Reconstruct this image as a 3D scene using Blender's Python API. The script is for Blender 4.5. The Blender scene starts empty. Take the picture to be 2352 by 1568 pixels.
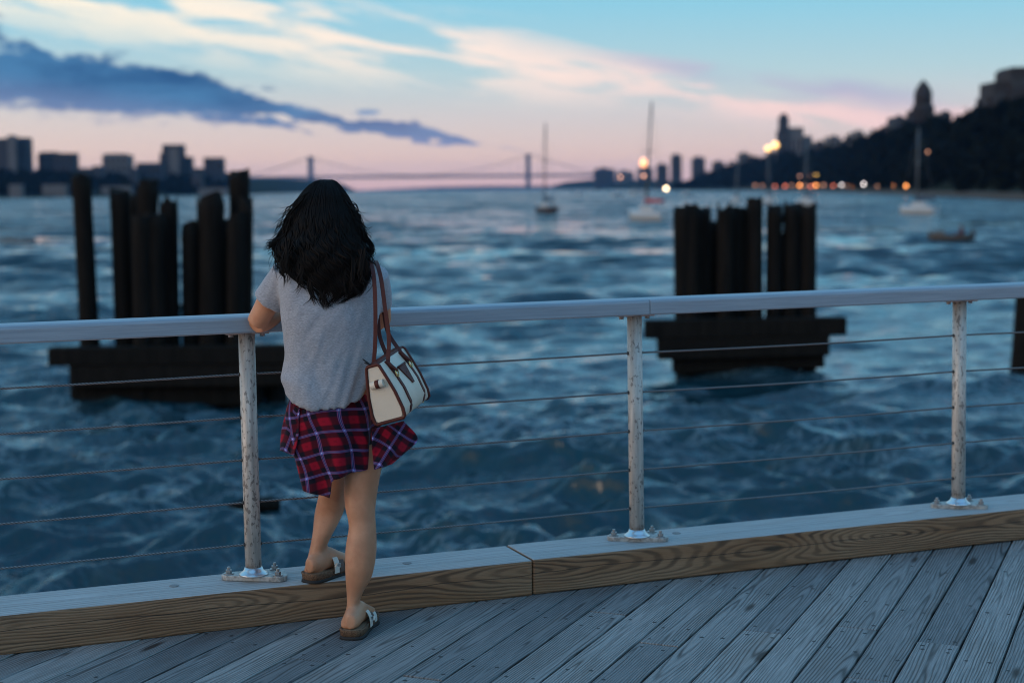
import bpy, bmesh, math, random
import numpy as np
from mathutils import Vector, Matrix, noise as mnoise

random.seed(7)
RNG = np.random.default_rng(11)
scene = bpy.context.scene
COL = scene.collection
R = math.radians

# ------------------------------------------------------------------ camera
CAM_H = 1.49                 # eye height above the deck (deck top is z = 0)
FPX = 3590.0                 # focal length in the pixels of a 2352 px wide frame
PITCH = math.atan(350 / FPX)
ROLL = R(0.5)
WATER_Z = CAM_H - 4.0
_F = Vector((0, math.cos(PITCH), -math.sin(PITCH)))
_R0 = Vector((1, 0, 0)); _U0 = Vector((0, math.sin(PITCH), math.cos(PITCH)))
_R = _R0 * math.cos(ROLL) - _U0 * math.sin(ROLL)
_U = _R0 * math.sin(ROLL) + _U0 * math.cos(ROLL)
cam_data = bpy.data.cameras.new('camera')
cam = bpy.data.objects.new('camera', cam_data); COL.objects.link(cam)
cam.matrix_world = Matrix(((_R.x, _U.x, -_F.x, 0), (_R.y, _U.y, -_F.y, 0), (_R.z, _U.z, -_F.z, CAM_H), (0, 0, 0, 1)))
cam_data.sensor_width = 36.0
cam_data.lens = FPX / 2352 * 36
cam_data.clip_start = 0.05
cam_data.clip_end = 30000
cam_data.dof.use_dof = True
cam_data.dof.focus_distance = 5.2
cam_data.dof.aperture_fstop = 2.1
scene.camera = cam

def ray(px, py):
    return _F + _R * ((px - 1176) / FPX) - _U * ((py - 784) / FPX)
D_OFF = 0.0
def P(px, py, d):                                  # world point at distance d (world Y) seen at a photo position
    d = d + D_OFF; v = ray(px, py); v = v * (d / v.y); return Vector((v.x, v.y, v.z + CAM_H))
def PZ(px, py, z):                                 # same, on a level plane
    v = ray(px, py); v = v * ((z - CAM_H) / v.z); return Vector((v.x, v.y, v.z + CAM_H))
def horizon(px):
    return 434 - (px - 1176) * math.tan(ROLL)

# ------------------------------------------------------------------ render settings
scene.render.engine = 'CYCLES'
scene.cycles.use_denoising = True
scene.cycles.max_bounces = 6
scene.cycles.diffuse_bounces = 3
scene.cycles.glossy_bounces = 3
scene.cycles.transmission_bounces = 4
scene.cycles.volume_bounces = 0
scene.cycles.sample_clamp_indirect = 4.0
scene.cycles.pixel_filter_type = 'BLACKMAN_HARRIS'
scene.cycles.filter_width = 1.05
scene.view_settings.view_transform = 'Standard'
scene.view_settings.look = 'None'
scene.view_settings.exposure = 0.35
scene.view_settings.gamma = 1.0
scene.view_settings.use_curve_mapping = False

# ------------------------------------------------------------------ node helper
class N:
    """Node output with arithmetic, so shader formulas can be written as formulas."""
    def __init__(self, tree, sock): self.t, self.s = tree, sock
    def _m(self, op, *a, clamp=False):
        n = self.t.nodes.new('ShaderNodeMath'); n.operation = op; n.use_clamp = clamp
        for i, v in enumerate((self,) + a):
            if isinstance(v, N): self.t.links.new(v.s, n.inputs[i])
            else: n.inputs[i].default_value = v
        return N(self.t, n.outputs[0])
    def __add__(s, o): return s._m('ADD', o)
    __radd__ = __add__
    def __sub__(s, o): return s._m('SUBTRACT', o)
    def __rsub__(s, o): return (s * -1.0) + o
    def __mul__(s, o): return s._m('MULTIPLY', o)
    __rmul__ = __mul__
    def __truediv__(s, o): return s._m('DIVIDE', o)
    def sin(s): return s._m('SINE')
    def abs(s): return s._m('ABSOLUTE')
    def sqrt(s): return s._m('SQRT')
    def fract(s): return s._m('FRACT')
    def pow(s, e): return s._m('POWER', e)
    def max(s, o): return s._m('MAXIMUM', o)
    def min(s, o): return s._m('MINIMUM', o)
    def atan2(s, o): return s._m('ARCTAN2', o)
    def exp(s): return s._m('EXPONENT')
    def clamp(s): return s._m('ADD', 0.0, clamp=True)
    def step(s, a, b):                              # smooth 0..1 from a to b
        n = s.t.nodes.new('ShaderNodeMapRange'); n.interpolation_type = 'SMOOTHSTEP'
        s.t.links.new(s.s, n.inputs[0])
        lo, hi, t0, t1 = (a, b, 0.0, 1.0) if a < b else (b, a, 1.0, 0.0)
        n.inputs[1].default_value = lo; n.inputs[2].default_value = hi
        n.inputs[3].default_value = t0; n.inputs[4].default_value = t1
        return N(s.t, n.outputs[0])

class Tree:
    def __init__(self, tree): self.t = tree
    def node(self, typ, **kw):
        n = self.t.nodes.new(typ)
        for k, v in kw.items(): setattr(n, k, v)
        return n
    def coord(self, which='Object'):
        n = self.node('ShaderNodeTexCoord'); return N(self.t, n.outputs[which])
    def xyz(self, v):
        n = self.node('ShaderNodeSeparateXYZ'); self.t.links.new(v.s, n.inputs[0])
        return [N(self.t, n.outputs[i]) for i in range(3)]
    def vec(self, x, y, z):
        n = self.node('ShaderNodeCombineXYZ')
        for i, v in enumerate((x, y, z)):
            if isinstance(v, N): self.t.links.new(v.s, n.inputs[i])
            else: n.inputs[i].default_value = v
        return N(self.t, n.outputs[0])
    def noise(self, v, scale=1.0, detail=3.0, rough=0.55, dist=0.0, color=False):
        n = self.node('ShaderNodeTexNoise'); self.t.links.new(v.s, n.inputs['Vector'])
        n.inputs['Scale'].default_value = scale; n.inputs['Detail'].default_value = detail
        n.inputs['Roughness'].default_value = rough; n.inputs['Distortion'].default_value = dist
        return N(self.t, n.outputs[1 if color else 0])
    def voronoi(self, v, scale=1.0, feature='F1', rand=1.0):
        n = self.node('ShaderNodeTexVoronoi', feature=feature); self.t.links.new(v.s, n.inputs['Vector'])
        n.inputs['Scale'].default_value = scale; n.inputs['Randomness'].default_value = rand
        return N(self.t, n.outputs[0])
    def rgb(self, c):
        n = self.node('ShaderNodeRGB'); n.outputs[0].default_value = (c[0], c[1], c[2], 1); return N(self.t, n.outputs[0])
    def mix(self, f, a, b, mode='MIX'):
        n = self.node('ShaderNodeMix', data_type='RGBA', blend_type=mode)
        for i, v in ((0, f), (6, a), (7, b)):
            if isinstance(v, N): self.t.links.new(v.s, n.inputs[i])
            elif i == 0: n.inputs[0].default_value = v
            else: n.inputs[i].default_value = (v[0], v[1], v[2], 1)
        return N(self.t, n.outputs[2])
    def ramp(self, f, stops, interp='LINEAR'):
        n = self.node('ShaderNodeValToRGB'); self.t.links.new(f.s, n.inputs[0])
        e = n.color_ramp.elements; n.color_ramp.interpolation = interp
        while len(e) < len(stops): e.new(0.5)
        for el, (p, c) in zip(e, stops): el.position = p; el.color = (c[0], c[1], c[2], 1)
        return N(self.t, n.outputs[0])
    def rand(self):
        return N(self.t, self.node('ShaderNodeObjectInfo').outputs['Random'])
    def bump(self, h, strength=0.3, dist=0.01):
        n = self.node('ShaderNodeBump'); self.t.links.new(h.s, n.inputs['Height'])
        n.inputs['Strength'].default_value = strength; n.inputs['Distance'].default_value = dist
        return N(self.t, n.outputs[0])
    def link(self, a, b): self.t.links.new(a.s if isinstance(a, N) else a, b)

def lin(r, g, b):                                  # sRGB 0..255 to linear
    return tuple(((c / 255) / 12.92) if c <= 10 else (((c / 255) + 0.055) / 1.055) ** 2.4 for c in (r, g, b))

MATS = {}
def material(name, build=None, color=(0.5, 0.5, 0.5), rough=0.6, metal=0.0, spec=0.5, emit=None, estr=0.0, sheen=0.0):
    m = bpy.data.materials.new(name); m.use_nodes = True
    t = Tree(m.node_tree); b = m.node_tree.nodes['Principled BSDF']
    b.inputs['Base Color'].default_value = (*color, 1); b.inputs['Roughness'].default_value = rough
    b.inputs['Metallic'].default_value = metal; b.inputs['Specular IOR Level'].default_value = spec
    if sheen: b.inputs['Sheen Weight'].default_value = sheen
    if emit: b.inputs['Emission Color'].default_value = (*emit, 1); b.inputs['Emission Strength'].default_value = estr
    if build: build(t, b)
    MATS[name] = m
    return m

# ------------------------------------------------------------------ sky
SUN_AZ = R(-118)             # to the left and a little behind the camera (0 = straight ahead, + = right)
SUN_EL = R(10)
world = bpy.data.worlds.new('World'); scene.world = world; world.use_nodes = True
def build_sky():
    t = Tree(world.node_tree); bg = world.node_tree.nodes['Background']
    n = t.node('ShaderNodeTexCoord'); d = N(t.t, n.outputs['Generated'])
    x, y, z = t.xyz(d)
    az = x.atan2(y)
    zz = z.max(0.0)
    # clear dusk sky: pink along the horizon, pale above it, teal blue higher up
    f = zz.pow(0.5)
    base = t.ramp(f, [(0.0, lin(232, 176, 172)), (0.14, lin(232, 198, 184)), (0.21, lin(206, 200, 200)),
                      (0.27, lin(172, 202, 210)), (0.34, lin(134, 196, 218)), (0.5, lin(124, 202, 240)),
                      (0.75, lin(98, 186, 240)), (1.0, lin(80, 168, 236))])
    nish = t.node('ShaderNodeTexSky', sky_type='NISHITA', sun_disc=False)
    nish.sun_elevation = R(1.5); nish.sun_rotation = SUN_AZ; nish.altitude = 10
    nis = t.mix(1.0, N(t.t, nish.outputs[0]), (0.1, 0.1, 0.1), 'MULTIPLY')
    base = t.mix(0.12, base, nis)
    # the glow of the set sun lies to the left
    ang = (az - (-1.1)).abs()
    glow = ((ang * ang) * -1.6).exp() * ((zz * zz) * -260.0).exp()
    base = t.mix(glow * 0.9, base, lin(240, 206, 172))
    # high streaks of cream cloud lying in a band that sinks to the right
    warp = t.noise(t.vec(az * 9.0, z * 16.0, 3.1), 1.0, 3, 0.5)
    zc = (az * -0.155) + 0.078 + (warp - 0.5) * 0.03
    u = ((z - zc) / ((az * -0.035) + 0.019).max(0.01)).abs()
    band = u.step(1.7, 0.1)
    bits = t.noise(t.vec(az * 17.0 + z * 30.0, z * 85.0 + az * 9.0, 0.3), 1.0, 6, 0.55, 0.35)
    high = t.noise(t.vec(az * 6.0, z * 22.0, 5.3), 1.0, 6, 0.6, 0.2).step(0.50, 0.68) * z.step(0.085, 0.13) * 0.75
    cream = (band * bits.step(0.40, 0.58) + high).clamp()
    ccol = t.ramp(az.step(-0.35, 0.33), [(0.0, lin(250, 232, 205)), (0.45, lin(248, 222, 205)), (1.0, lin(236, 196, 192))])
    sky = t.mix(cream * 0.82, base, ccol)
    # mauve shaded edge over the right end of the band
    u2 = ((z - zc - 0.0135) / 0.011).abs().step(1.0, 0.0) * az.step(0.03, 0.12) * az.step(0.32, 0.2)
    sky = t.mix(u2 * bits.step(0.3, 0.6) * 0.65, sky, lin(158, 160, 188))
    # the long slate-blue cloud at the left
    n1 = t.noise(t.vec(az * 14.0, z * 40.0, 7.7), 1.0, 6, 0.6, 0.3)
    n2 = t.noise(t.vec(az * 40.0, z * 110.0, 1.7), 1.0, 4, 0.6)
    zd = (az * -0.17) + 0.0255 - (az * az) * 0.058
    th = ((az * -0.095) - (az * az) * 0.095).max(0.0006).min(0.03)
    v = (z - zd) / th
    n3 = t.noise(t.vec(az * 7.0, z * 9.0, 3.3), 1.0, 2, 0.5)
    vv = v.abs() + (n1 - 0.5) * 2.9 * (v.step(-0.7, 0.6) * 0.7 + 0.3) + (n2 - 0.5) * 1.5 + (n3 - 0.5) * 0.6 * v.step(-0.4, 0.5)
    gap = t.noise(t.vec(az * 30.0 + z * 40.0, z * 70.0, 2.2), 1.0, 3, 0.55)
    vv = vv + gap.step(0.48, 0.62) * az.step(-0.24, -0.12) * 0.9
    dark = vv.step(1.2, 0.72) * az.step(0.03, -0.03) * az.step(-1.4, -0.8)
    dcol = t.mix(v.step(-1.3, 0.2), lin(108, 124, 160), t.mix(n1.step(0.35, 0.65), lin(30, 76, 122), lin(62, 112, 154)))
    dcol = t.mix(az.step(-0.2, 0.0) * 0.55, dcol, lin(146, 150, 180))
    sky = t.mix(dark * 0.97, sky, dcol)
    # small puff beside it
    pu = (((az + 0.09) / 0.009).pow(2.0) + ((z - 0.0488) / 0.0022).pow(2.0)) + (n2 - 0.5) * 1.6
    sky = t.mix(pu.step(1.2, 0.3) * 0.75, sky, lin(96, 130, 172))
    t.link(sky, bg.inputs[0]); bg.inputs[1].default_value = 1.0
build_sky()

sun_d = bpy.data.lights.new('sun', 'SUN'); sun_d.energy = 0.95; sun_d.angle = R(40); sun_d.color = (1.0, 0.72, 0.52)
sun = bpy.data.objects.new('sun', sun_d); COL.objects.link(sun)
_sd = Vector((math.sin(SUN_AZ) * math.cos(SUN_EL), math.cos(SUN_AZ) * math.cos(SUN_EL), math.sin(SUN_EL)))
sun.rotation_euler = _sd.to_track_quat('Z', 'Y').to_euler()

# ------------------------------------------------------------------ object helpers
def tag(o, label=None, cat=None, group=None, kind=None):
    if label: o['label'] = label
    if cat: o['category'] = cat
    if group: o['group'] = group
    if kind: o['kind'] = kind
    return o
def empty(name, loc=(0, 0, 0), label=None, cat=None, group=None):
    o = bpy.data.objects.new(name, None); COL.objects.link(o); o.location = loc
    o.empty_display_size = 0.1
    return tag(o, label, cat, group)
def link(name, mesh, parent=None, mat=None):
    if mat is not None:
        for m in (mat if isinstance(mat, (list, tuple)) else [mat]): mesh.materials.append(m)
    o = bpy.data.objects.new(name, mesh); COL.objects.link(o)
    if parent is not None:
        o.parent = parent
    return o
class MB:
    """Collects geometry for one mesh object; coordinates are the parent's."""
    def __init__(self): self.v, self.f, self.mi, self.uv, self.sm = [], [], [], None, []
    def add(self, verts, faces, mi=0, smooth=True):
        o = len(self.v); self.v += [tuple(p) for p in verts]
        for f in faces: self.f.append([i + o for i in f]); self.mi.append(mi); self.sm.append(smooth)
        return o
    def box(self, c, s, rot=None, mi=0):
        c = Vector(c); h = Vector(s) * 0.5
        vs = []
        for x in (-1, 1):
            for y in (-1, 1):
                for z in (-1, 1):
                    p = Vector((x * h.x, y * h.y, z * h.z))
                    if rot is not None: p = rot @ p
                    vs.append(c + p)
        self.add(vs, [(0, 1, 3, 2), (4, 6, 7, 5), (0, 4, 5, 1), (2, 3, 7, 6), (0, 2, 6, 4), (1, 5, 7, 3)], mi, False)
    def rings(self, rings, closed=True, cap=(True, True), mi=0, smooth=True):
        n = len(rings[0]); o = len(self.v)
        vs = [p for r in rings for p in r]; fs = []
        m = n if closed else n - 1
        for i in range(len(rings) - 1):
            for j in range(m):
                a = i * n + j; b = i * n + (j + 1) % n
                fs.append((a, b, b + n, a + n))
        self.add(vs, fs, mi, smooth)
        if cap[0]: self.f.append([o + j for j in reversed(range(n))]); self.mi.append(mi); self.sm.append(False)
        if cap[1]: self.f.append([o + (len(rings) - 1) * n + j for j in range(n)]); self.mi.append(mi); self.sm.append(False)
    def tube(self, pts, radii, n=8, mi=0, cap=(True, True), up=None, flat=1.0):
        pts = [Vector(p) for p in pts]
        if not isinstance(radii, (list, tuple)): radii = [radii] * len(pts)
        rings = []; last = None
        for i, p in enumerate(pts):
            t = (pts[min(i + 1, len(pts) - 1)] - pts[max(i - 1, 0)]).normalized()
            if last is None:
                ref = Vector(up) if up is not None else (Vector((0, 0, 1)) if abs(t.z) < 0.9 else Vector((1, 0, 0)))
                a = (ref - t * ref.dot(t)).normalized()
            else:
                a = last - t * last.dot(t)
                a = a.normalized() if a.length > 1e-6 else t.orthogonal().normalized()
            last = a; b = t.cross(a)
            rr = radii[i]; ra, rb = rr if isinstance(rr, (tuple, list)) else (rr, rr * flat)
            rings.append([p + a * (math.cos(k * 2 * math.pi / n) * ra) + b * (math.sin(k * 2 * math.pi / n) * rb) for k in range(n)])
        self.rings(rings, True, cap, mi)
    def cyl(self, a, b, r, r2=None, n=16, mi=0):
        self.tube([a, b], [r, r2 if r2 is not None else r], n, mi)
    def prism(self, poly, z0, z1, mi=0, frame=None):
        """poly: (x, y) list, extruded along z; frame maps local to parent."""
        n = len(poly)
        vs = [Vector((p[0], p[1], z0)) for p in poly] + [Vector((p[0], p[1], z1)) for p in poly]
        if frame is not None: vs = [frame @ v for v in vs]
        fs = [tuple(reversed(range(n))), tuple(range(n, 2 * n))] + [(i, (i + 1) % n, (i + 1) % n + n, i + n) for i in range(n)]
        self.add(vs, fs, mi, False)
    def mesh(self, name):
        me = bpy.data.meshes.new(name); me.from_pydata(self.v, [], self.f); me.update()
        me.polygons.foreach_set('material_index', self.mi)
        me.polygons.foreach_set('use_smooth', self.sm)
        return me
    def build(self, name, mat, parent=None, bevel=0.0, seg=2, local=False):
        if parent is not None and not local:                 # coordinates were given in the world: make them the root's
            root = parent
            while root.parent is not None: root = root.parent
            l = root.location; self.v = [(p[0] - l.x, p[1] - l.y, p[2] - l.z) for p in self.v]
        o = link(name, self.mesh(name), parent, mat)
        if bevel:
            b = o.modifiers.new('bevel', 'BEVEL'); b.width = bevel; b.segments = seg; b.limit_method = 'ANGLE'; b.angle_limit = R(40)
        return o
def catmull(pts, n=6):
    pts = [Vector(p) for p in pts]; out = []
    q = [pts[0] * 2 - pts[1]] + pts + [pts[-1] * 2 - pts[-2]]
    for i in range(1, len(q) - 2):
        p0, p1, p2, p3 = q[i - 1:i + 3]
        for k in range(n):
            t = k / n
            out.append(0.5 * ((2 * p1) + (p2 - p0) * t + (2 * p0 - 5 * p1 + 4 * p2 - p3) * t * t + (3 * p1 - p0 - 3 * p2 + p3) * t ** 3))
    out.append(pts[-1]); return out
def lerp_table(tab, x):
    if x <= tab[0][0]: return tab[0][1]
    for (a, va), (b, vb) in zip(tab, tab[1:]):
        if x <= b:
            t = (x - a) / (b - a); return va + (vb - va) * t
    return tab[-1][1]
def remeshed(mb, name, voxel, smooth=6, factor=0.5):
    """One continuous skin over the collected closed pieces."""
    me = mb.mesh(name + '_raw'); o = bpy.data.objects.new(name + '_raw', me); COL.objects.link(o)
    m = o.modifiers.new('r', 'REMESH'); m.mode = 'VOXEL'; m.voxel_size = voxel; m.use_smooth_shade = True
    s = o.modifiers.new('s', 'SMOOTH'); s.factor = factor; s.iterations = smooth
    dg = bpy.context.evaluated_depsgraph_get(); dg.update()
    out = bpy.data.meshes.new_from_object(o.evaluated_get(dg)); out.name = name
    bpy.data.objects.remove(o); bpy.data.meshes.remove(me)
    for p in out.polygons: p.use_smooth = True
    return out

# ------------------------------------------------------------------ materials
def m_wood_deck(t, b):
    x, y, z = t.xyz(t.coord('Object')); r = t.rand()
    ox = x + r * 53.0; oy = y + (r * 7.3).fract() * 0.12 - 0.06
    wv = t.vec(ox * 1.6, oy * 9.0 + r * 31.0, r * 17.0)
    warp = t.noise(wv, 1.0, 2, 0.5) - 0.5
    big = t.noise(t.vec(ox * 0.55, r * 40.0, 0.0), 1.0, 2, 0.5) - 0.5
    rad = ((oy + warp * 0.035).pow(2.0) + (big * 0.16 + 0.02).pow(2.0)).sqrt()
    ring = ((rad * 640.0 + t.noise(t.vec(ox * 6.0, oy * 60.0, r * 9.0), 1.0, 2) * 2.2).sin() * 0.5 + 0.5).pow(3.0)
    fine = t.noise(t.vec(ox * 7.0, oy * 420.0, r * 11.0), 1.0, 3, 0.6)
    stain = t.noise(t.vec(ox * 2.2, oy * 12.0, r * 5.0), 1.0, 4, 0.6)
    c = t.mix(fine.step(0.25, 0.75), (0.125, 0.122, 0.118), (0.30, 0.29, 0.28))
    c = t.mix(ring * (stain.step(0.3, 0.62) * 0.6 + 0.35), c, (0.042, 0.036, 0.034))
    c = t.mix(stain.step(0.5, 0.78) * 0.45, c, (0.13, 0.098, 0.078))
    # knots
    kv = t.vec(ox * 1.5, oy * 7.0, r * 23.0); kd = t.voronoi(kv, 1.0)
    c = t.mix(kd.step(0.14, 0.05), c, (0.040, 0.028, 0.022))
    val = t.mix(r, (0.66, 0.66, 0.68), (1.28, 1.23, 1.19))
    c = t.mix(1.0, c, val, 'MULTIPLY')
    t.link(c, b.inputs['Base Color'])
    t.link((fine * 0.15) + 0.62, b.inputs['Roughness'])
    t.link(t.bump(ring * -0.6 + fine * 0.5, 0.5, 0.0025), b.inputs['Normal'])
M_DECK = material('weathered_deck_wood', m_wood_deck, rough=0.7, spec=0.35)

def wood_face(t, seed, face):
    """rings of a big sawn timber; local x along, z up the face, y across the top."""
    x, y, z = t.xyz(t.coord('Object')); r = t.rand()
    ox = x + seed
    kv = t.vec(ox * 0.7, (z if face else y) * 3.6 + seed, seed); kd = t.voronoi(kv, 1.0)
    knot = ((kd * kd) * -26.0).exp()
    warp = t.noise(t.vec(ox * 1.7, z * 7.0, y * 3.0 + seed), 1.0, 3, 0.5) - 0.5
    big = t.noise(t.vec(ox * 0.75, seed, z * 0.8), 1.0, 1, 0.5) - 0.5
    yy = z if face else y
    rad = ((yy - 0.02 + warp * 0.07).pow(2.0) + (big * 0.30 + knot * 0.06 + 0.02).pow(2.0)).sqrt()
    return ox, y, z, rad, knot, kd, r
def m_kerb_side(t, b):
    ox, y, z, rad, knot, kd, r = wood_face(t, 3.4, True)
    n = t.noise(t.vec(ox * 3.0, z * 60.0, y * 60.0), 1.0, 3, 0.6)
    ring = ((rad * 640.0 + n * 3.2 + knot * 9.0).sin() * 0.5 + 0.5)
    patch = t.noise(t.vec(ox * 1.3, z * 9.0, 2.0), 1.0, 4, 0.6)
    fine = t.noise(t.vec(ox * 9.0, z * 330.0, y * 330.0), 1.0, 2, 0.6)
    c = t.mix(patch.step(0.3, 0.7), (0.22, 0.105, 0.048), (0.29, 0.172, 0.098))
    fade = t.noise(t.vec(ox * 2.1, z * 14.0, 8.0), 1.0, 3, 0.6)
    c = t.mix(ring.step(0.3, 1.0) * (fade.step(0.3, 0.62) * 0.5 + 0.28), c, (0.042, 0.022, 0.012))
    c = t.mix(patch.step(0.60, 0.74) * 0.7, c, (0.075, 0.042, 0.022))
    c = t.mix(fine.step(0.45, 0.7) * 0.3, c, (0.05, 0.03, 0.02))
    crack = ((z - 0.012 + (t.noise(t.vec(ox * 1.2, 5.0, 0.0), 1.0, 4) - 0.5) * 0.06).abs() * 900.0).step(1.6, 0.6)
    c = t.mix(crack * 0.8, c, (0.012, 0.008, 0.006))
    c = t.mix(kd.step(0.055, 0.03), c, (0.06, 0.035, 0.02))
    t.link(c, b.inputs['Base Color'])
    t.link(t.bump(ring * -0.5 + fine * 0.4 - crack * 2.0, 0.45, 0.003), b.inputs['Normal'])
def m_kerb_top(t, b):
    ox, y, z, rad, knot, kd, r = wood_face(t, 9.1, False)
    ring = ((rad * 300.0).sin() * 0.5 + 0.5).pow(3.0)
    fine = t.noise(t.vec(ox * 5.0, y * 260.0, 1.0), 1.0, 3, 0.6)
    patch = t.noise(t.vec(ox * 1.1, y * 8.0, 4.0), 1.0, 4, 0.6)
    c = t.mix(fine.step(0.25, 0.75), (0.27, 0.26, 0.25), (0.47, 0.46, 0.45))
    c = t.mix(ring * 0.35, c, (0.16, 0.13, 0.11))
    c = t.mix(patch.step(0.56, 0.8) * 0.5, c, (0.25, 0.19, 0.15))
    crack = ((y + 0.03 + (t.noise(t.vec(ox * 0.9, 1.0, 0.0), 1.0, 4) - 0.5) * 0.09).abs() * 700.0).step(1.5, 0.5)
    c = t.mix(crack * 0.6, c, (0.06, 0.05, 0.045))
    t.link(c, b.inputs['Base Color'])
    t.link(t.bump(fine - ring * 0.6 - crack * 2.0, 0.4, 0.002), b.inputs['Normal'])
M_KERB_SIDE = material('sawn_brown_timber', m_kerb_side, rough=0.62, spec=0.35)
M_KERB_TOP = material('weathered_timber_top', m_kerb_top, rough=0.7, spec=0.3)
def m_rail(t, b):
    x, y, z = t.xyz(t.coord('Object'))
    fine = t.noise(t.vec(x * 5.0, y * 160.0, z * 160.0), 1.0, 3, 0.6)
    big = t.noise(t.vec(x * 1.1, y * 14.0, z * 14.0), 1.0, 3)
    c = t.mix(fine.step(0.2, 0.8), (0.19, 0.24, 0.285), (0.26, 0.32, 0.37))
    c = t.mix(big.step(0.55, 0.8) * 0.35, c, (0.28, 0.275, 0.27))
    scr = t.noise(t.vec(x * 16.0, y * 420.0, z * 420.0), 1.0, 2, 0.5)
    c = t.mix(scr.step(0.69, 0.75) * 0.5, c, (0.16, 0.15, 0.15))
    t.link(c, b.inputs['Base Color']); t.link(t.bump(fine, 0.25, 0.001), b.inputs['Normal'])
M_RAIL = material('grey_painted_rail', m_rail, rough=0.5, spec=0.4)
def m_post(t, b):
    co = t.coord('Object'); x, y, z = t.xyz(co)
    s1 = t.noise(t.vec(x * 95.0, y * 95.0, z * 48.0), 1.0, 3, 0.6); s2 = t.noise(co, 7.0, 4, 0.6)
    s3 = t.noise(t.vec(x * 60.0, y * 60.0, z * 6.0), 1.0, 3, 0.6)
    c = t.mix(s3.step(0.3, 0.7), (0.36, 0.345, 0.315), (0.54, 0.515, 0.475))
    c = t.mix((s1 + (s2 - 0.5) * 0.35).step(0.56, 0.62) * 0.75, c, (0.11, 0.10, 0.095))
    c = t.mix(s2.step(0.55, 0.75) * 0.18, c, (0.24, 0.18, 0.13))
    rust = z.step(0.215, 0.17) * t.noise(co, 40.0, 3).step(0.35, 0.6)
    c = t.mix(rust * 0.7, c, (0.12, 0.055, 0.025))
    t.link(c, b.inputs['Base Color']); t.link(t.bump(s1, 0.2, 0.002), b.inputs['Normal'])
M_POST = material('galvanised_steel', m_post, rough=0.5, metal=0.25)
def m_plate(t, b):
    co = t.coord('Object'); s = t.noise(co, 60.0, 4, 0.6)
    c = t.mix(s.step(0.35, 0.7), (0.42, 0.40, 0.37), (0.2, 0.19, 0.18))
    t.link(c, b.inputs['Base Color'])
M_PLATE = material('worn_plate_steel', m_plate, rough=0.5, metal=0.3)
M_CHROME = material('bright_steel', color=(0.62, 0.62, 0.62), rough=0.28, metal=0.9)
M_BOLT = material('bolt_steel', color=(0.33, 0.32, 0.31), rough=0.4, metal=0.8)
def m_cable(t, b):
    x, y, z = t.xyz(t.coord('Object'))
    tw = ((x * 520.0 + z * 900.0).sin() * 0.5 + 0.5)
    c = t.mix(tw, (0.06, 0.06, 0.06), (0.22, 0.22, 0.225))
    t.link(c, b.inputs['Base Color']); t.link(t.bump(tw, 0.6, 0.001), b.inputs['Normal'])
M_CABLE = material('wire_rope', m_cable, rough=0.5, metal=0.5)
M_SCREW = material('rusty_screw', color=(0.02, 0.017, 0.016), rough=0.7)
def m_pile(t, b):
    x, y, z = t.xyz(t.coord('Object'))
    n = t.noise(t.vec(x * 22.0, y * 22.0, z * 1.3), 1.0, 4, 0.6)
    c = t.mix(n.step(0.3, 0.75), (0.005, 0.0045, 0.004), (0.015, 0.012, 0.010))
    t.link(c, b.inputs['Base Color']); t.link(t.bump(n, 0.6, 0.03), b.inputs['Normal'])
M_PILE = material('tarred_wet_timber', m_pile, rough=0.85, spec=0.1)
M_UNDER = material('dark_joist_wood', color=(0.02, 0.018, 0.016), rough=0.9)

# ------------------------------------------------------------------ pier: deck, kerb, railing
kA = PZ(0, 1505, 0); kB = PZ(2352, 1240, 0)
CD = (kB - kA); CD.z = 0; CD.normalize()                        # along the kerb
CN = Vector((-CD.y, CD.x, 0))                                   # over the kerb, towards the water
KERB_H, KERB_W = 0.132, 0.265
PD = Matrix.Rotation(R(45), 3, 'Z') @ CD                        # deck boards lie at 45 degrees to the kerb
PW = Vector((PD.y, -PD.x, 0))                                   # across the boards, to the right
BOARD, GAP, BT = 0.1414, 0.0075, 0.038
edge_off = KERB_W + 0.03
def s_edge(w, off):                                             # where a board line meets a line parallel to the kerb
    p0 = kA + CN * off
    return ((p0 - PW * w).dot(CN)) / PD.dot(CN)
w0 = PZ(2322.6, 1245, 0).dot(PW) % BOARD
joints_px = [((660, 1493), (692, 1529)), ((1350, 1390), (1400, 1421)), ((1463, 1459), (1521, 1495)), ((998, 1553), (1013, 1568)),
             ((1702, 1432), (1766, 1466)), ((1916, 1424), (1983, 1455)), ((2105, 1461), (2169, 1490)), ((1932, 1543), (1983, 1567))]
joint_map = {}
for a, c in joints_px:
    m = (PZ(*a, 0) + PZ(*c, 0)) * 0.5
    joint_map.setdefault(int(math.floor((m.dot(PW) - w0) / BOARD)), []).append(m.dot(PD))
deck = empty('deck', (0, 0, 0)); tag(deck, 'weathered grey boardwalk deck of diagonal planks', kind='structure')
rg = random.Random(5)
w_lo = kA.dot(PW) - 1.2; w_hi = PZ(2352, 1568, 0).dot(PW) + 0.9
JOIST = 0.61
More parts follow.
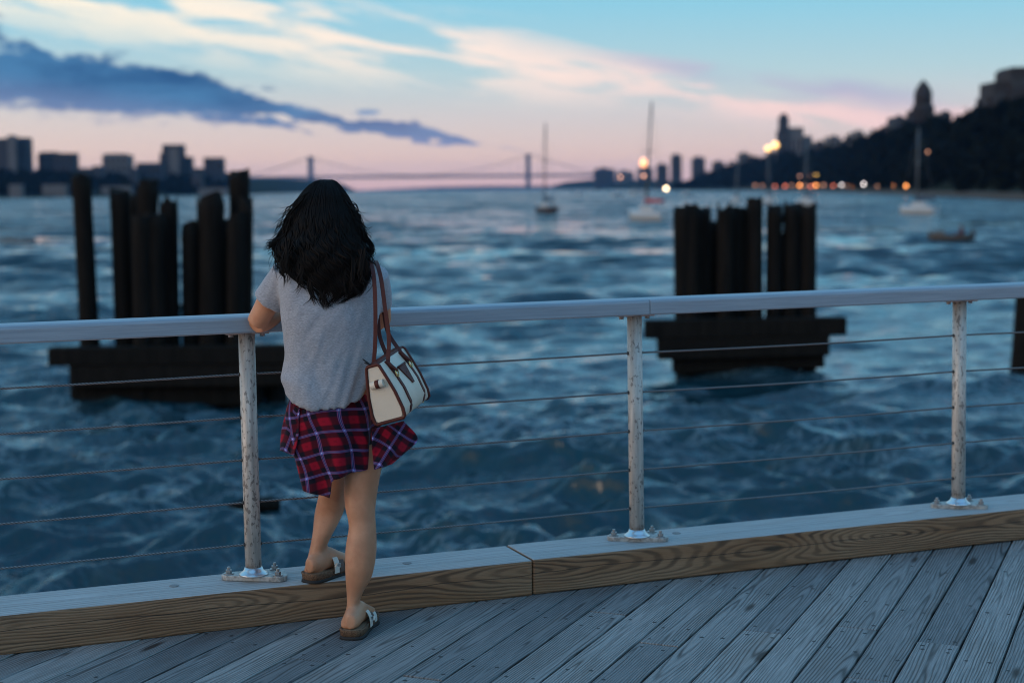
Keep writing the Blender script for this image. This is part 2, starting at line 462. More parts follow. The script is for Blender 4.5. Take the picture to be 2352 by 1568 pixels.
for i in range(int(math.floor((w_lo - w0) / BOARD)), int(math.ceil((w_hi - w0) / BOARD))):
    wl = w0 + i * BOARD + GAP / 2; wr = w0 + (i + 1) * BOARD - GAP / 2
    sl, sr = s_edge(wl, edge_off), s_edge(wr, edge_off)
    start = min(sl, sr) - 5.2 + rg.random()
    cuts = sorted(joint_map.get(i, []))
    if not cuts: cuts = [min(sl, sr) - rg.choice((2.9, 3.3, 3.8)) - 0.3 * rg.random()]
    ends = [start] + cuts + [None]
    for k in range(len(ends) - 1):
        a0 = ends[k] + 0.003; a1 = ends[k + 1]
        e = [(a0, wl), (a0, wr), ((a1 - 0.003) if a1 is not None else sr, wr), ((a1 - 0.003) if a1 is not None else sl, wl)]
        mid = PD * ((a0 + (a1 if a1 is not None else sl)) / 2) + PW * ((wl + wr) / 2)
        dz = rg.uniform(-0.0015, 0.0015)
        loc = [((s - mid.dot(PD)), -(w - mid.dot(PW))) for s, w in e]
        mb = MB(); mb.prism(loc, -BT + dz, dz)
        # screws where the board crosses a joist (joists run square to the kerb)
        top_lo, top_hi = a0 + 0.03, (a1 if a1 is not None else min(sl, sr)) - 0.03
        s_list = [top_lo + 0.02]
        if a1 is not None: s_list.append(top_hi - 0.02)
        q = math.ceil(top_lo / JOIST) * JOIST
        while q < top_hi: s_list.append(q + i * 0.1414 % 0.2); q += JOIST
        for s_ in s_list:
            for fr in (0.2, 0.8):
                cx = s_ + rg.uniform(-0.014, 0.014) - mid.dot(PD); cy = -(wl + (wr - wl) * fr + rg.uniform(-0.008, 0.008) - mid.dot(PW))
                if s_ > top_hi or s_ < top_lo: continue
                rr = rg.uniform(0.006, 0.0082); zz = dz + 0.0006
                mb.add([(cx + math.cos(h * math.pi / 3) * rr, cy + math.sin(h * math.pi / 3) * rr, zz) for h in range(6)], [(0, 1, 2, 3, 4, 5)], 1, False)
        o = mb.build('plank', [M_DECK, M_SCREW], deck, bevel=0.003, seg=2, local=True)
        o.location = mid; o.rotation_euler = (0, 0, math.atan2(PD.y, PD.x))
mb = MB()
pl = [kA + CD * -6 + CN * (edge_off - 0.06), kA + CD * 9 + CN * (edge_off - 0.06), kA + CD * 9 - CN * 9, kA + CD * -6 - CN * 9]
mb.prism([(p.x, p.y) for p in pl], -0.5, -BT - 0.16)
tag(mb.build('pier_frame', M_UNDER), 'dark joists under the boardwalk planks', kind='structure')

kerb = empty('timber_kerb', kA, 'long sawn timber kerb bolted along the edge of the boardwalk', 'kerb')
kj = PZ(1226, 1368, 0).dot(CD) - kA.dot(CD)
kang = math.atan2(CD.y, CD.x)
for (a, b_, dz) in ((-2.2, kj - 0.0015, 0.0), (kj + 0.0015, 6.5, 0.003)):
    mb = MB(); L = b_ - a
    mb.box((0, 0, 0), (L, KERB_W, KERB_H))
    mb.mi = [0, 0, 0, 0, 0, 1]
    # face order of box(): -x, +x, -y, +y, -z, +z
    c = kA + CD * ((a + b_) / 2) + CN * (KERB_W / 2) + Vector((0, 0, KERB_H / 2 + dz))
    o = mb.build('timber', [M_KERB_SIDE, M_KERB_TOP], kerb, bevel=0.007, seg=2, local=True)
    o.location = c - kA; o.rotation_euler = (0, 0, kang)
plug_m = material('grey_plug', color=(0.2, 0.19, 0.185), rough=0.8)
for px, py in ((935, 1293), (1554, 1226), (400, 1345)):
    p = PZ(px, py, KERB_H); mb = MB(); mb.cyl(p, p + Vector((0, 0, 0.0025 + 0.003 * (px > 1226))), 0.017, n=18)
    mb.build('bolt_plug', plug_m, kerb, bevel=0.001, seg=1)

railing = empty('railing', kA + CN * (KERB_W / 2), 'steel post and cable railing with a grey painted handrail along the kerb', 'railing')
RAIL_Z = [None, None]
def along(px):                                                  # kerb coordinate under a photo column, on the railing line
    lo, hi = -3.0, 8.0
    for _ in range(50):
        m = (lo + hi) / 2; q = kA + CN * (KERB_W / 2) + CD * m + Vector((0, 0, KERB_H))
        v = q - Vector((0, 0, CAM_H)); x = 1176 + FPX * v.dot(_R) / v.dot(_F)
        if x < px: lo = m
        else: hi = m
    return lo
def rail_pt(t, off, z): return kA + CN * (KERB_W / 2 + off) + CD * t + Vector((0, 0, z))
def proj(p):
    v = Vector(p) - Vector((0, 0, CAM_H)); return 1176 + FPX * v.dot(_R) / v.dot(_F), 784 - FPX * v.dot(_U) / v.dot(_F)
def solve_z(t, off, y):
    lo, hi = 0.0, 1.6
    for _ in range(50):
        m = (lo + hi) / 2
        if proj(rail_pt(t, off, m))[1] > y: lo = m
        else: hi = m
    return lo
RW = 0.145
def rail_line(px):                                              # photo rows of the rail's front bottom edge
    return lerp_table([(0, 792), (575, 771), (1470, 722), (2070, 697), (2352, 683)], px)
t0, t1 = along(0), along(2352)
zb0 = solve_z(t0, -RW / 2, 792); zb1 = solve_z(t1, -RW / 2, 683)
def rail_z(t): return zb0 + (zb1 - zb0) * (t - t0) / (t1 - t0)
RH = 0.058
tj = along(1474)
slope = (zb1 - zb0) / (t1 - t0)
for a, b_ in ((-2.2, tj - 0.001), (tj + 0.001, 6.5)):
    mb = MB()
    prof = [(-RW / 2 + 0.004, 0.0), (RW / 2 - 0.004, 0.0), (RW / 2, 0.004), (RW / 2, RH - 0.012), (RW / 2 - 0.004, RH - 0.004), (RW / 2 - 0.012, RH),
            (-RW / 2 + 0.012, RH + 0.001), (-RW / 2 + 0.004, RH - 0.003), (-RW / 2, RH - 0.011), (-RW / 2, 0.004)]
    L = b_ - a; c = (a + b_) / 2
    rings = [[Vector((x, p[0], p[1])) for p in prof] for x in (-L / 2, L / 2)]
    mb.rings(rings, True, (True, True), smooth=False)
    o = mb.build('handrail', M_RAIL, railing, bevel=0.0015, seg=1, local=True)
    o.location = rail_pt(c, 0, rail_z(c)) - railing.location; o.rotation_euler = (0, -math.atan(slope), kang)
    es = o.modifiers.new('n', 'WEIGHTED_NORMAL') if False else None
post_px = [(583, 1318, 566), (1463, 1222, 1457), (2201, 1150, 2204)]
cable_frac = []
post_t = []
def make_post(t, lean):
    zt = rail_z(t); base = rail_pt(t, 0, KERB_H + 0.003); top = rail_pt(t + lean, 0, zt)
    pr = 0.0285
    mb = MB(); mb.tube([base + Vector((0, 0, 0.02)), base.lerp(top, 0.5), top], pr, 24, up=CD)
    post = mb.build('post', M_POST, railing)
    # base plate: a wide triangle with rounded corners
    mb = MB(); cor = [(-0.105, 0.045), (0.105, 0.045), (0.045, -0.085), (-0.045 + 0.02, -0.085)]
    poly = []
    tri = [Vector((-0.125, 0.055)), Vector((0.1, -0.095)), Vector((0.125, 0.06))]
    for k in range(3):
        c = tri[k]; a_ = (tri[k - 1] - c).normalized(); b2 = (tri[(k + 1) % 3] - c).normalized(); bis = (a_ + b2).normalized()
        cc = c + bis * 0.05; r = 0.028
        na = math.atan2(*(-Vector((a_.y, -a_.x)) * (1 if Vector((a_.y, -a_.x)).dot(bis) > 0 else -1)).yx)
        nb = math.atan2(*(-Vector((b2.y, -b2.x)) * (1 if Vector((b2.y, -b2.x)).dot(bis) > 0 else -1)).yx)
        d = (nb - na + math.pi) % (2 * math.pi) - math.pi
        for q in range(6): an = na + d * q / 5; poly.append((cc.x + math.cos(an) * r, cc.y + math.sin(an) * r))
    fr = Matrix.Translation(base) @ Matrix.Rotation(kang, 4, 'Z')
    if sum(poly[i][0] * poly[(i + 1) % len(poly)][1] - poly[(i + 1) % len(poly)][0] * poly[i][1] for i in range(len(poly))) < 0: poly.reverse()
    mb.prism(poly, -0.002, 0.017, frame=fr); mb.build('base_plate', M_PLATE, post, bevel=0.003)
    mb = MB(); prof = [(0.052, 0.017), (0.05, 0.021), (0.042, 0.026), (0.034, 0.034), (0.030, 0.044)]
    mb.rings([[fr @ Vector((math.cos(k * math.pi / 14) * r, math.sin(k * math.pi / 14) * r, z)) for k in range(28)] for r, z in prof], True, (True, True))
    mb.build('collar', M_CHROME, post)
    cen = (tri[0] + tri[1] + tri[2]) / 3
    for k in range(3):
        q = tri[k] + (cen - tri[k]).normalized() * 0.048
        mb = MB(); hexr = 0.0115
        mb.cyl(fr @ Vector((q.x, q.y, 0.017)), fr @ Vector((q.x, q.y, 0.0205)), 0.018, n=20)
        mb.cyl(fr @ Vector((q.x, q.y, 0.0205)), fr @ Vector((q.x, q.y, 0.032)), hexr, n=6)
        mb.cyl(fr @ Vector((q.x, q.y, 0.032)), fr @ Vector((q.x, q.y, 0.042)), 0.006, n=10)
        for i_ in range(len(mb.sm)): mb.sm[i_] = False
        mb.build('bolt', M_BOLT, post, bevel=0.0008, seg=1)
    fr2 = Matrix.Translation(top) @ Matrix.Rotation(kang, 4, 'Z')
    mb = MB(); mb.box((0, 0, -0.004), (0.15, 0.05, 0.008)); mb.v = [tuple(fr2 @ Vector(v)) for v in mb.v]
    mb.build('top_bracket', M_BOLT, post, bevel=0.002)
    for sx in (-0.055, 0.055):
        mb = MB(); mb.cyl(fr2 @ Vector((sx, 0, -0.008)), fr2 @ Vector((sx, 0, -0.018)), 0.009, n=6); mb.build('bracket_bolt', M_BOLT, post)
    return base, top
for bx, by, tx in post_px:
    # centre of the pipe at its foot
    t = along(bx); zt = rail_z(t)
    lo, hi = -0.1, 0.1
    for _ in range(40):
        m = (lo + hi) / 2
        if proj(rail_pt(t + m, 0, zt))[0] < tx: lo = m
        else: hi = m
    make_post(t, lo); post_t.append((t, lo))
post_t = [(post_t[0][0] * 2 - post_t[1][0], 0)] + post_t + [(post_t[2][0] * 2 - post_t[1][0], 0)]
make_post(*post_t[-1]); make_post(*post_t[0])
t_mid = post_t[2][0]
czs = [solve_z(t_mid, 0, y) for y in (810, 900, 989, 1078, 1166)]
for ci, cz in enumerate(czs):
    frac = (cz - KERB_H) / (rail_z(t_mid) - KERB_H)
    pts = []
    for (ta, la), (tb, lb) in zip(post_t, post_t[1:]):
        for k in range(8):
            u = k / 8; tt = ta + (tb - ta) * u + (la * (1 - u) + lb * u) * frac
            pts.append(rail_pt(tt, 0, KERB_H + frac * (rail_z(tt) - KERB_H) - 0.004 * math.sin(math.pi * u)))
    mb = MB(); mb.tube(pts, 0.0036, 8, up=(0, 0, 1)); mb.build('cable', M_CABLE, railing)
    for tt, la in post_t[1:4]:
        q = rail_pt(tt + la * frac, 0, KERB_H + frac * (rail_z(tt) - KERB_H))
        for s_ in (-1, 1):
            mb = MB(); mb.cyl(q + CD * (0.026 * s_), q + CD * (0.031 * s_), 0.007, n=10)
            mb.build('cable_grommet', M_SCREW, railing)

# ------------------------------------------------------------------ water
def m_water(t, b):
    g = t.node('ShaderNodeNewGeometry'); pos = N(t.t, g.outputs['Position']); x, y, z = t.xyz(pos)
    dist = (x * x + y * y).sqrt()
    near = dist.step(90.0, 25.0)
    w = t.vec(x + (t.noise(t.vec(x * 0.35, y * 0.35, 0.0), 1.0, 2) - 0.5) * 1.5, y * 1.35, 0.0)
    h1 = t.noise(w, 1.5, 4, 0.6, 0.6)
    h2 = t.noise(t.vec(x * 0.28, y * 0.55, 2.0), 1.0, 3, 0.55, 0.4)
    h3 = t.noise(t.vec(x * 0.05, y * 0.13, 5.0), 1.0, 3, 0.6)
    h = h1 * 0.08
    nb = t.bump(h, 1.0, 1.0)
    # wavelets too small or too far for the mesh tilt the surface directly
    def tilt(v, k):
        c = t.noise(v, 1.0, 1.2, 0.5, 0.0, True)
        a = t.node('ShaderNodeVectorMath', operation='SUBTRACT'); t.link(c, a.inputs[0]); a.inputs[1].default_value = (0.5, 0.5, 0.5)
        m = t.node('ShaderNodeVectorMath', operation='MULTIPLY'); t.t.links.new(a.outputs[0], m.inputs[0]); m.inputs[1].default_value = (k * 0.7, k, 0.0)
        return N(t.t, m.outputs[0])
    def vadd(p, q):
        a = t.node('ShaderNodeVectorMath', operation='ADD'); t.link(p, a.inputs[0]); t.link(q, a.inputs[1]); return N(t.t, a.outputs[0])
    def vscale(p, f):
        a = t.node('ShaderNodeVectorMath', operation='SCALE'); t.link(p, a.inputs[0]); t.link(f, a.inputs['Scale']); return N(t.t, a.outputs[0])
    far = dist.step(30.0, 110.0)
    tl = vadd(tilt(t.vec(x * 0.55, y * 0.6, 0.0), 1.8), tilt(t.vec(x * 0.07, y * 0.06, 4.0), 1.7))
    nn = vadd(nb, vscale(vadd(tl, t.vec(0.0, -0.26, 0.0)), far))
    no = t.node('ShaderNodeVectorMath', operation='NORMALIZE'); t.link(nn, no.inputs[0])
    t.link(N(t.t, no.outputs[0]), b.inputs['Normal'])
    t.link(dist.step(20.0, 500.0) * 0.08 + 0.04, b.inputs['Roughness'])
    patch = t.noise(t.vec(x * 0.09, y * 0.2, 1.0), 1.0, 3)
    fw = t.noise(t.vec(x * 0.8, y * 0.8, 0.0), 1.0, 2, 0.5, 0.0)
    fo = t.noise(t.vec(x * 1.5 + fw * 2.2, y * 2.4 + fw * 1.6, 6.0), 1.0, 5, 0.65, 1.2)
    zone = t.noise(t.vec(x * 0.16, y * 0.22, 9.0), 1.0, 2)
    foam = ((fo - 0.5).abs().step(0.05, 0.0) * 0.5 + fo.step(0.6, 0.74) * 0.6) * zone.step(0.42, 0.62) * near
    t.link(t.mix(foam * 0.5, t.mix(patch, (0.002, 0.018, 0.025), (0.004, 0.030, 0.040)), (0.34, 0.45, 0.50)), b.inputs['Base Color'])
M_WATER = material('river_water', m_water, rough=0.08, spec=0.5)
M_WATER.node_tree.nodes['Principled BSDF'].inputs['IOR'].default_value = 1.5
def build_water():
    na, nr = 680, 860
    ang = np.linspace(R(-80), R(80), na)
    r = 1.0 / np.linspace(1 / 9.0, 1 / 14000.0, nr)
    A, Rr = np.meshgrid(ang, r)
    X = Rr * np.sin(A); Y = Rr * np.cos(A)
    dr = np.gradient(r)[:, None] * np.ones_like(A)
    sp = np.maximum(dr, Rr * (ang[1] - ang[0]))
    DX = np.zeros_like(X); DY = np.zeros_like(X); DZ = np.zeros_like(X)
    # slow warping keeps the wave trains from looking regular
    wx = X + 0.9 * np.sin(X * 0.31 + 1.3 + 0.8 * np.sin(Y * 0.17)) + 0.5 * np.sin(Y * 0.53 + X * 0.21)
    wy = Y + 0.8 * np.sin(Y * 0.27 + 0.6 * np.sin(X * 0.23)) + 0.5 * np.sin(X * 0.61 - Y * 0.13 + 2.0)
    gust = 0.75 + 0.45 * np.sin(X * 0.11 + 1.1 * np.sin(Y * 0.07)) * np.sin(Y * 0.09 + 0.7)
    for k in range(140):
        lam = math.exp(RNG.uniform(math.log(0.3), math.log(8.0)))
        th = RNG.normal(R(96), R(30)); kx, ky = math.cos(th), math.sin(th)
        kn = 2 * math.pi / lam; ph = RNG.uniform(0, 6.28)
        a = 0.0105 * lam * (1.0 if lam < 2.2 else (2.2 / lam) ** 0.5) * (1.0 if lam > 0.9 else 1.7)
        amp = a * np.clip((lam / sp - 2.0) / 2.0, 0, 1) * gust
        arg = kn * (kx * wx + ky * wy) + ph
        DZ += amp * np.sin(arg); c = (0.75 if lam > 0.9 else 0.2) * amp * np.cos(arg)
        DX += kx * c; DY += ky * c
    V = np.stack([X + DX, Y + DY, WATER_Z + DZ], -1).reshape(-1, 3)
    idx = np.arange(na * nr).reshape(nr, na)
    F = np.stack([idx[:-1, :-1], idx[:-1, 1:], idx[1:, 1:], idx[1:, :-1]], -1).reshape(-1, 4)
    me = bpy.data.meshes.new('water'); me.from_pydata(V.tolist(), [], F.tolist()); me.update()
    me.polygons.foreach_set('use_smooth', [True] * len(me.polygons))
    o = link('water', me, None, M_WATER); tag(o, 'choppy blue river water at dusk', kind='structure')
    # make sure the faces look up
    if me.polygons[0].normal.z < 0: me.flip_normals()
build_water()

# ------------------------------------------------------------------ old timber pilings
def piling(name, label, piles, wales, dep, seed):
    """piles: (x_top, y_top, x_foot, width_px, depth offset); wales: (x0, y0, x1, y1, height_px, depth offset)."""
    rr = random.Random(seed)
    xs = [p[0] for p in piles]
    foot = PZ(sum(xs) / len(xs), horizon(1176) + 4.0 * FPX / dep, WATER_Z)
    root = empty(name, (foot.x, foot.y, WATER_Z), label, 'pilings', 'old timber pilings in the river')
    for (xt, yt, xf, w, dd) in piles:
        d = dep + dd; r = w * 1.12 / 2 * d / FPX
        top = P(xt, yt, d); y_f = 784 - 0  # foot row from the water plane
        foot_w = P(xf, horizon(xf) + 4.0 * FPX / d, d)
        top = top + Vector((rr.uniform(-0.03, 0.03), rr.uniform(-0.2, 0.2), 0)); dirv = (foot_w - top).normalized(); bot = foot_w + dirv * 1.5
        n = 9; mb = MB(); rings = []
        ax = Vector((1, 0, 0)); ay = Vector((0, 1, 0))
        for k in range(n):
            u = k / (n - 1); c = top.lerp(bot, u)
            rad = r * (0.97 + 0.07 * u)
            ring = []
            for j in range(12):
                an = j * math.pi / 6
                q = rad * (1 + 0.05 * mnoise.noise(Vector((math.cos(an) * 1.5, math.sin(an) * 1.5, u * 9 + xt))))
                zz = 0.0
                if k == 0: zz = rr.uniform(-0.12, 0.14); q *= 1.0 + rr.uniform(-0.08, 0.08)
                if k == 1: c = top + dirv * 0.22; q = rad * 1.05
                if k == 2: c = top + dirv * 0.40
                ring.append(c + ax * (math.cos(an) * q) + ay * (math.sin(an) * q) + Vector((0, 0, zz)))
            rings.append(ring)
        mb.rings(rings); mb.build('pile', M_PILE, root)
    for (x0, y0, x1, y1, hpx, dd, thick) in wales:
        d = dep + dd; a = P(x0, y0, d); b_ = P(x1, y1, d); h = hpx * d / FPX
        mid = (a + b_) / 2; dv = (b_ - a); L = dv.length
        rot = Matrix.Rotation(-math.atan2(dv.z, dv.x), 3, 'Y')
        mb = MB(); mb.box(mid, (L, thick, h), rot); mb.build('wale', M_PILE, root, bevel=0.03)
    return root
piling('timber_piling', 'left stand of black timber piles with one pile leaning apart on its own',
       [(188, 410, 214, 41, 0), (272, 446, 292, 41, 0.3), (300, 458, 312, 34, 1.0), (339, 425, 343, 44, 0.2), (322, 500, 330, 40, -0.3), (360, 498, 366, 40, -0.2), (388, 460, 396, 38, 0.3),
        (436, 520, 440, 36, 0.2), (483, 453, 486, 52, 0.0), (462, 460, 468, 26, 0.8), (510, 512, 512, 44, 0.3), (540, 500, 540, 36, -0.2), (549, 400, 556, 43, 0.4), (568, 465, 566, 28, 0.0), (600, 800, 602, 44, 0.5), (634, 802, 636, 44, 0.0),
        (300, 575, 306, 34, 1.5), (342, 566, 346, 36, 1.4), (376, 572, 380, 34, 1.6), (462, 560, 466, 34, 1.5), (500, 580, 502, 36, 1.4), (534, 562, 536, 36, 1.5), (566, 570, 566, 26, 1.4)],
       [(115, 818, 660, 812, 42, -0.55, 0.34), (165, 862, 660, 858, 52, -0.5, 0.4), (170, 910, 600, 904, 46, -0.2, 0.5), (190, 840, 640, 836, 30, 1.4, 0.34)], 29.5, 3)
piling('timber_piling', 'right stand of black timber piles, close together on a low beam',
       [(1567, 484, 1572, 38, 0.2), (1590, 478, 1592, 34, 0.0), (1612, 478, 1613, 36, 0.3), (1636, 512, 1640, 30, 0.5), (1665, 474, 1666, 34, 0.0), (1690, 488, 1692, 34, 0.3), (1712, 490, 1712, 28, 0.2), (1733, 464, 1735, 34, 0.0),
        (1778, 480, 1775, 34, 0.2), (1800, 540, 1800, 22, 0.6), (1818, 474, 1816, 36, 0.2), (1859, 478, 1858, 30, 0.0), (1840, 476, 1832, 20, 0.9), (1582, 520, 1584, 30, 1.4), (1610, 524, 1612, 30, 1.3), (1642, 530, 1644, 32, 1.5), (1676, 520, 1678, 30, 1.3), (1704, 526, 1704, 28, 1.4)],
       [(1480, 756, 1942, 748, 42, -0.5, 0.34), (1510, 800, 1902, 790, 50, -0.45, 0.4), (1545, 836, 1890, 822, 40, -0.2, 0.45)], 33.5, 4)
piling('timber_piling', 'lone brown pile standing at the right edge of the view', [(2362, 666, 2344, 44, 0)], [], 33.5, 6)

mb = MB()
lg = [PZ(528, 1193, WATER_Z) + Vector((0, 0, 0.12)), PZ(585, 1188, WATER_Z) + Vector((0, 0, 0.16)), PZ(643, 1184, WATER_Z) + Vector((0, 0, 0.14))]
mb.tube(catmull(lg, 4), [0.07, 0.085, 0.09, 0.095, 0.095, 0.09, 0.09, 0.085, 0.075], 10)
tag(mb.build('driftwood_log', M_PILE), 'short dark driftwood log floating in the water behind the first post', 'log')

# ------------------------------------------------------------------ far banks
M_LAND = material('dark_wooded_ground', color=(0.012, 0.016, 0.010), rough=0.95, spec=0.05)
def m_leaf(t, b):
    co = t.coord('Object'); n = t.noise(co, 0.12, 3)
    t.link(t.mix(n, (0.003, 0.004, 0.0028), (0.009, 0.011, 0.006)), b.inputs['Base Color'])
M_LEAF = material('dusk_foliage', m_leaf, rough=0.95, spec=0.05)
M_STONE = material('dark_stone_bank', color=(0.06, 0.05, 0.04), rough=0.9)
def terrain(name, label, rows, mat=M_LAND, back=400, kind='structure'):
    """rows: (photo x, skyline row, distance of the shore, distance of the ridge, tree height)."""
    mb = MB(); rings = []
    for (px, ys, ds, dr_, th) in rows:
        sh = P(px, horizon(px), ds); sh.z = WATER_Z
        rg_ = P(px, ys, dr_); rg_.z -= th
        rg_.z = max(rg_.z, WATER_Z + 1.0)
        mid = sh.lerp(rg_, 0.5); mid.z = WATER_Z + (rg_.z - WATER_Z) * 0.42
        bk = Vector((rg_.x * (1 + back / dr_), rg_.y + back, rg_.z * 0.9)); bb = bk.copy(); bb.z = WATER_Z - 5
        s0 = sh.copy(); s0.z = WATER_Z - 3
        s1 = sh.copy(); s1.z = WATER_Z + 1.2
        rings.append([s0, s1, sh.lerp(mid, 0.1) + Vector((0, 0, 1.2)), mid, rg_, bk, bb])
    mb.rings(rings, False, (False, False))
    return tag(mb.build(name, mat), label, kind=kind)
def wood(name, label, rows, count, size, seed, spread=1.0):
    """A mass of tree crowns standing on a slope: many leaf-clump faces, one object."""
    rr = np.random.default_rng(seed); V = []; Fc = []
    for c in range(count):
        u = rr.random() * (len(rows) - 1); i = int(u); f = u - i
        a, b_ = rows[i], rows[i + 1]
        px = a[0] + (b_[0] - a[0]) * f; ys = a[1] + (b_[1] - a[1]) * f
        ds = a[2] + (b_[2] - a[2]) * f; dr_ = a[3] + (b_[3] - a[3]) * f; th = a[4] + (b_[4] - a[4]) * f
        k = rr.random() ** 0.75
        sh = P(px, horizon(px), ds * 1.01); sh.z = WATER_Z + 1.5
        rg_ = P(px, ys, dr_); rg_.z -= th
        base = sh.lerp(rg_, k); base.z = WATER_Z + 1.5 + (max(rg_.z, WATER_Z + 1.5) - WATER_Z - 1.5) * k ** 1.2
        H = th * (0.7 + 0.55 * rr.random()) * (0.55 + 0.45 * k)
        Wd = H * (0.35 + 0.2 * rr.random())
        m = 46
        dirs = rr.normal(size=(m, 3)); dirs /= np.linalg.norm(dirs, axis=1)[:, None]
        rad = rr.random(m) ** 0.4
        P0 = np.array(base) + np.array([0, 0, H * 0.58]) + dirs * rad[:, None] * np.array([Wd, Wd, H * 0.46])
        sz = size * (0.6 + 0.8 * rr.random(m)) * (th / 12)
        e1 = rr.normal(size=(m, 3)); e1 /= np.linalg.norm(e1, axis=1)[:, None]
        e2 = np.cross(e1, rr.normal(size=(m, 3))); e2 /= np.linalg.norm(e2, axis=1)[:, None]
        for q in range(m):
            o = len(V); s_ = sz[q]
            V.extend([P0[q] + e1[q] * s_, P0[q] + e2[q] * s_ * 0.8, P0[q] - e1[q] * s_, P0[q] - e2[q] * s_ * 0.8])
            Fc.append((o, o + 1, o + 2, o + 3))
    me = bpy.data.meshes.new(name); me.from_pydata([tuple(v) for v in V], [], Fc); me.update()
    o = link(name, me, None, M_LEAF); tag(o, label, name.replace('_', ' ').split()[-1], kind='stuff')
    return o
right_rows = [(1545, 436, 2300, 2350, 8), (1600, 408, 2150, 2300, 13), (1680, 374, 1900, 2100, 14), (1760, 348, 1600, 1850, 14), (1860, 345, 1250, 1500, 13), (1960, 316, 950, 1150, 12),
              (2050, 290, 740, 900, 12), (2120, 282, 620, 760, 11), (2190, 268, 540, 670, 11), (2260, 248, 470, 600, 10), (2352, 220, 400, 530, 10), (2450, 200, 350, 480, 10), (2600, 180, 300, 420, 10), (2900, 170, 240, 360, 10)]
terrain('wooded_hill', 'dark wooded hillside rising to the right along the river', right_rows)
wood('hillside_wood', 'mass of dark trees covering the hillside on the right bank', right_rows, 1500, 2.0, 21)
left_rows = [(-700, 392, 1250, 1600, 12), (-200, 388, 1280, 1650, 12), (0, 386, 1300, 1700, 12), (100, 388, 1330, 1750, 12), (230, 392, 1380, 1800, 12), (330, 392, 1450, 1900, 12), (440, 394, 1560, 2000, 12), (520, 396, 1700, 2200, 12)]
terrain('left_bank', 'low wooded bank under the tower blocks across the river', left_rows)
wood('bank_wood', 'dark trees along the far left bank under the tower blocks', left_rows, 420, 3.6, 22)
pal_rows = [(500, 397, 1750, 2300, 10), (580, 396, 2100, 2700, 10), (660, 400, 2700, 3300, 10), (730, 404, 3400, 4000, 10), (780, 412, 4200, 4700, 10), (806, 428, 5000, 5200, 6), (822, 437, 5400, 5500, 3)]
terrain('cliff', 'long blue wooded cliff falling to the river behind the woman', pal_rows, back=900)
far_rows = [(760, 436, 10500, 11500, 10), (830, 434, 10300, 11300, 10), (900, 431, 10000, 11200, 10), (1010, 426, 9800, 11000, 10), (1120, 424, 9700, 11000, 10), (1230, 424, 9600, 11000, 10), (1300, 424, 9500, 11000, 10), (1420, 424, 9000, 10500, 10)]
terrain('far_ridge', 'thin blue ridge on the far shore under the bridge', far_rows, back=1500)
ny_rows = [(1270, 421, 6400, 6900, 10), (1300, 412, 5600, 6200, 10), (1360, 404, 4800, 5400, 12), (1430, 402, 4000, 4600, 12), (1500, 402, 3300, 3900, 12), (1560, 402, 2700, 3300, 12), (1640, 398, 2400, 3000, 12)]
terrain('far_bank', 'low hazy bank with blocks beyond the wooded hill', ny_rows, back=700)
# stone edge and path of the near right shore
mb = MB(); rings = []
for (px, ys, ds, dr_, th) in right_rows[2:]:
    sh = P(px, horizon(px), ds * 0.995); n_ = Vector((sh.x, sh.y, 0)).normalized()
    q = [sh - n_ * 3, sh - n_ * 1.0, sh + n_ * 6.0, sh + n_ * 6.0]
    for p_, z_ in zip(q, (-1.0, 1.6, 1.9, -1.0)): p_.z = WATER_Z + z_
    rings.append(q)
mb.rings(rings, False, (False, False), smooth=False)
tag(mb.build('shore_path', M_STONE), 'pale stone embankment and path along the right shore', kind='structure')

# ------------------------------------------------------------------ buildings
def m_wall(c1, c2):
    def f(t, b):
        n = t.noise(t.coord('Object'), 0.15, 3)
        t.link(t.mix(n, c1, c2), b.inputs['Base Color'])
    return f
M_W1 = material('grey_concrete_wall', m_wall((0.022, 0.024, 0.03), (0.036, 0.037, 0.042)), rough=0.9)
M_W2 = material('pale_concrete_wall', m_wall((0.10, 0.085, 0.08), (0.14, 0.12, 0.11)), rough=0.9)
M_W3 = material('brown_brick_wall', m_wall((0.022, 0.016, 0.013), (0.04, 0.028, 0.022)), rough=0.9)
M_GLASS = material('dark_window_glass', color=(0.02, 0.022, 0.025), rough=0.15)
win_cache = {}
def block(root, px0, px1, y_top, d, depth, mat, name='wall', base=None, nx=0, nz=0, yb=None):
    """A box whose face fills photo columns px0..px1 up to row y_top at distance d."""
    a = P(px0, y_top, d); b_ = P(px1, y_top, d)
    z0 = base if base is not None else WATER_Z + 2
    if yb is not None: z0 = P(px0, yb, d).z
    mb = MB(); mb.box(((a.x + b_.x) / 2, d + depth / 2, (a.z + z0) / 2), (b_.x - a.x, depth, a.z - z0))
    o = mb.build(name, mat, root)
    if nx and nz:
        w = (b_.x - a.x) / nx; h = min((a.z - z0) * 0.8, (a.z - z0)) / nz
        key = (round(w, 2), round(h, 2))
        if key not in win_cache:
            m2 = MB(); m2.box((0, 0, 0), (w * 0.55, 0.5, h * 0.5)); win_cache[key] = m2.mesh('window'); win_cache[key].materials.append(M_GLASS)
        rl = root.location
        for i in range(nx):
            for k in range(nz):
                wv = bpy.data.objects.new('window', win_cache[key]); COL.objects.link(wv); wv.parent = o
                wv.location = (a.x + w * (i + 0.5) - rl.x, d - 0.15 - rl.y, a.z - h * (k + 0.75) - rl.z)
    return o
def building(name, label, px, d, group=None):
    p = P(px, horizon(px), d); return empty(name, (p.x, p.y, WATER_Z + 2), label, 'building', group)
GL = 'tower blocks on the far left bank'
b1 = building('tower_block', 'leftmost tall tower block, cut by the edge of the view', 28, 1650, GL)
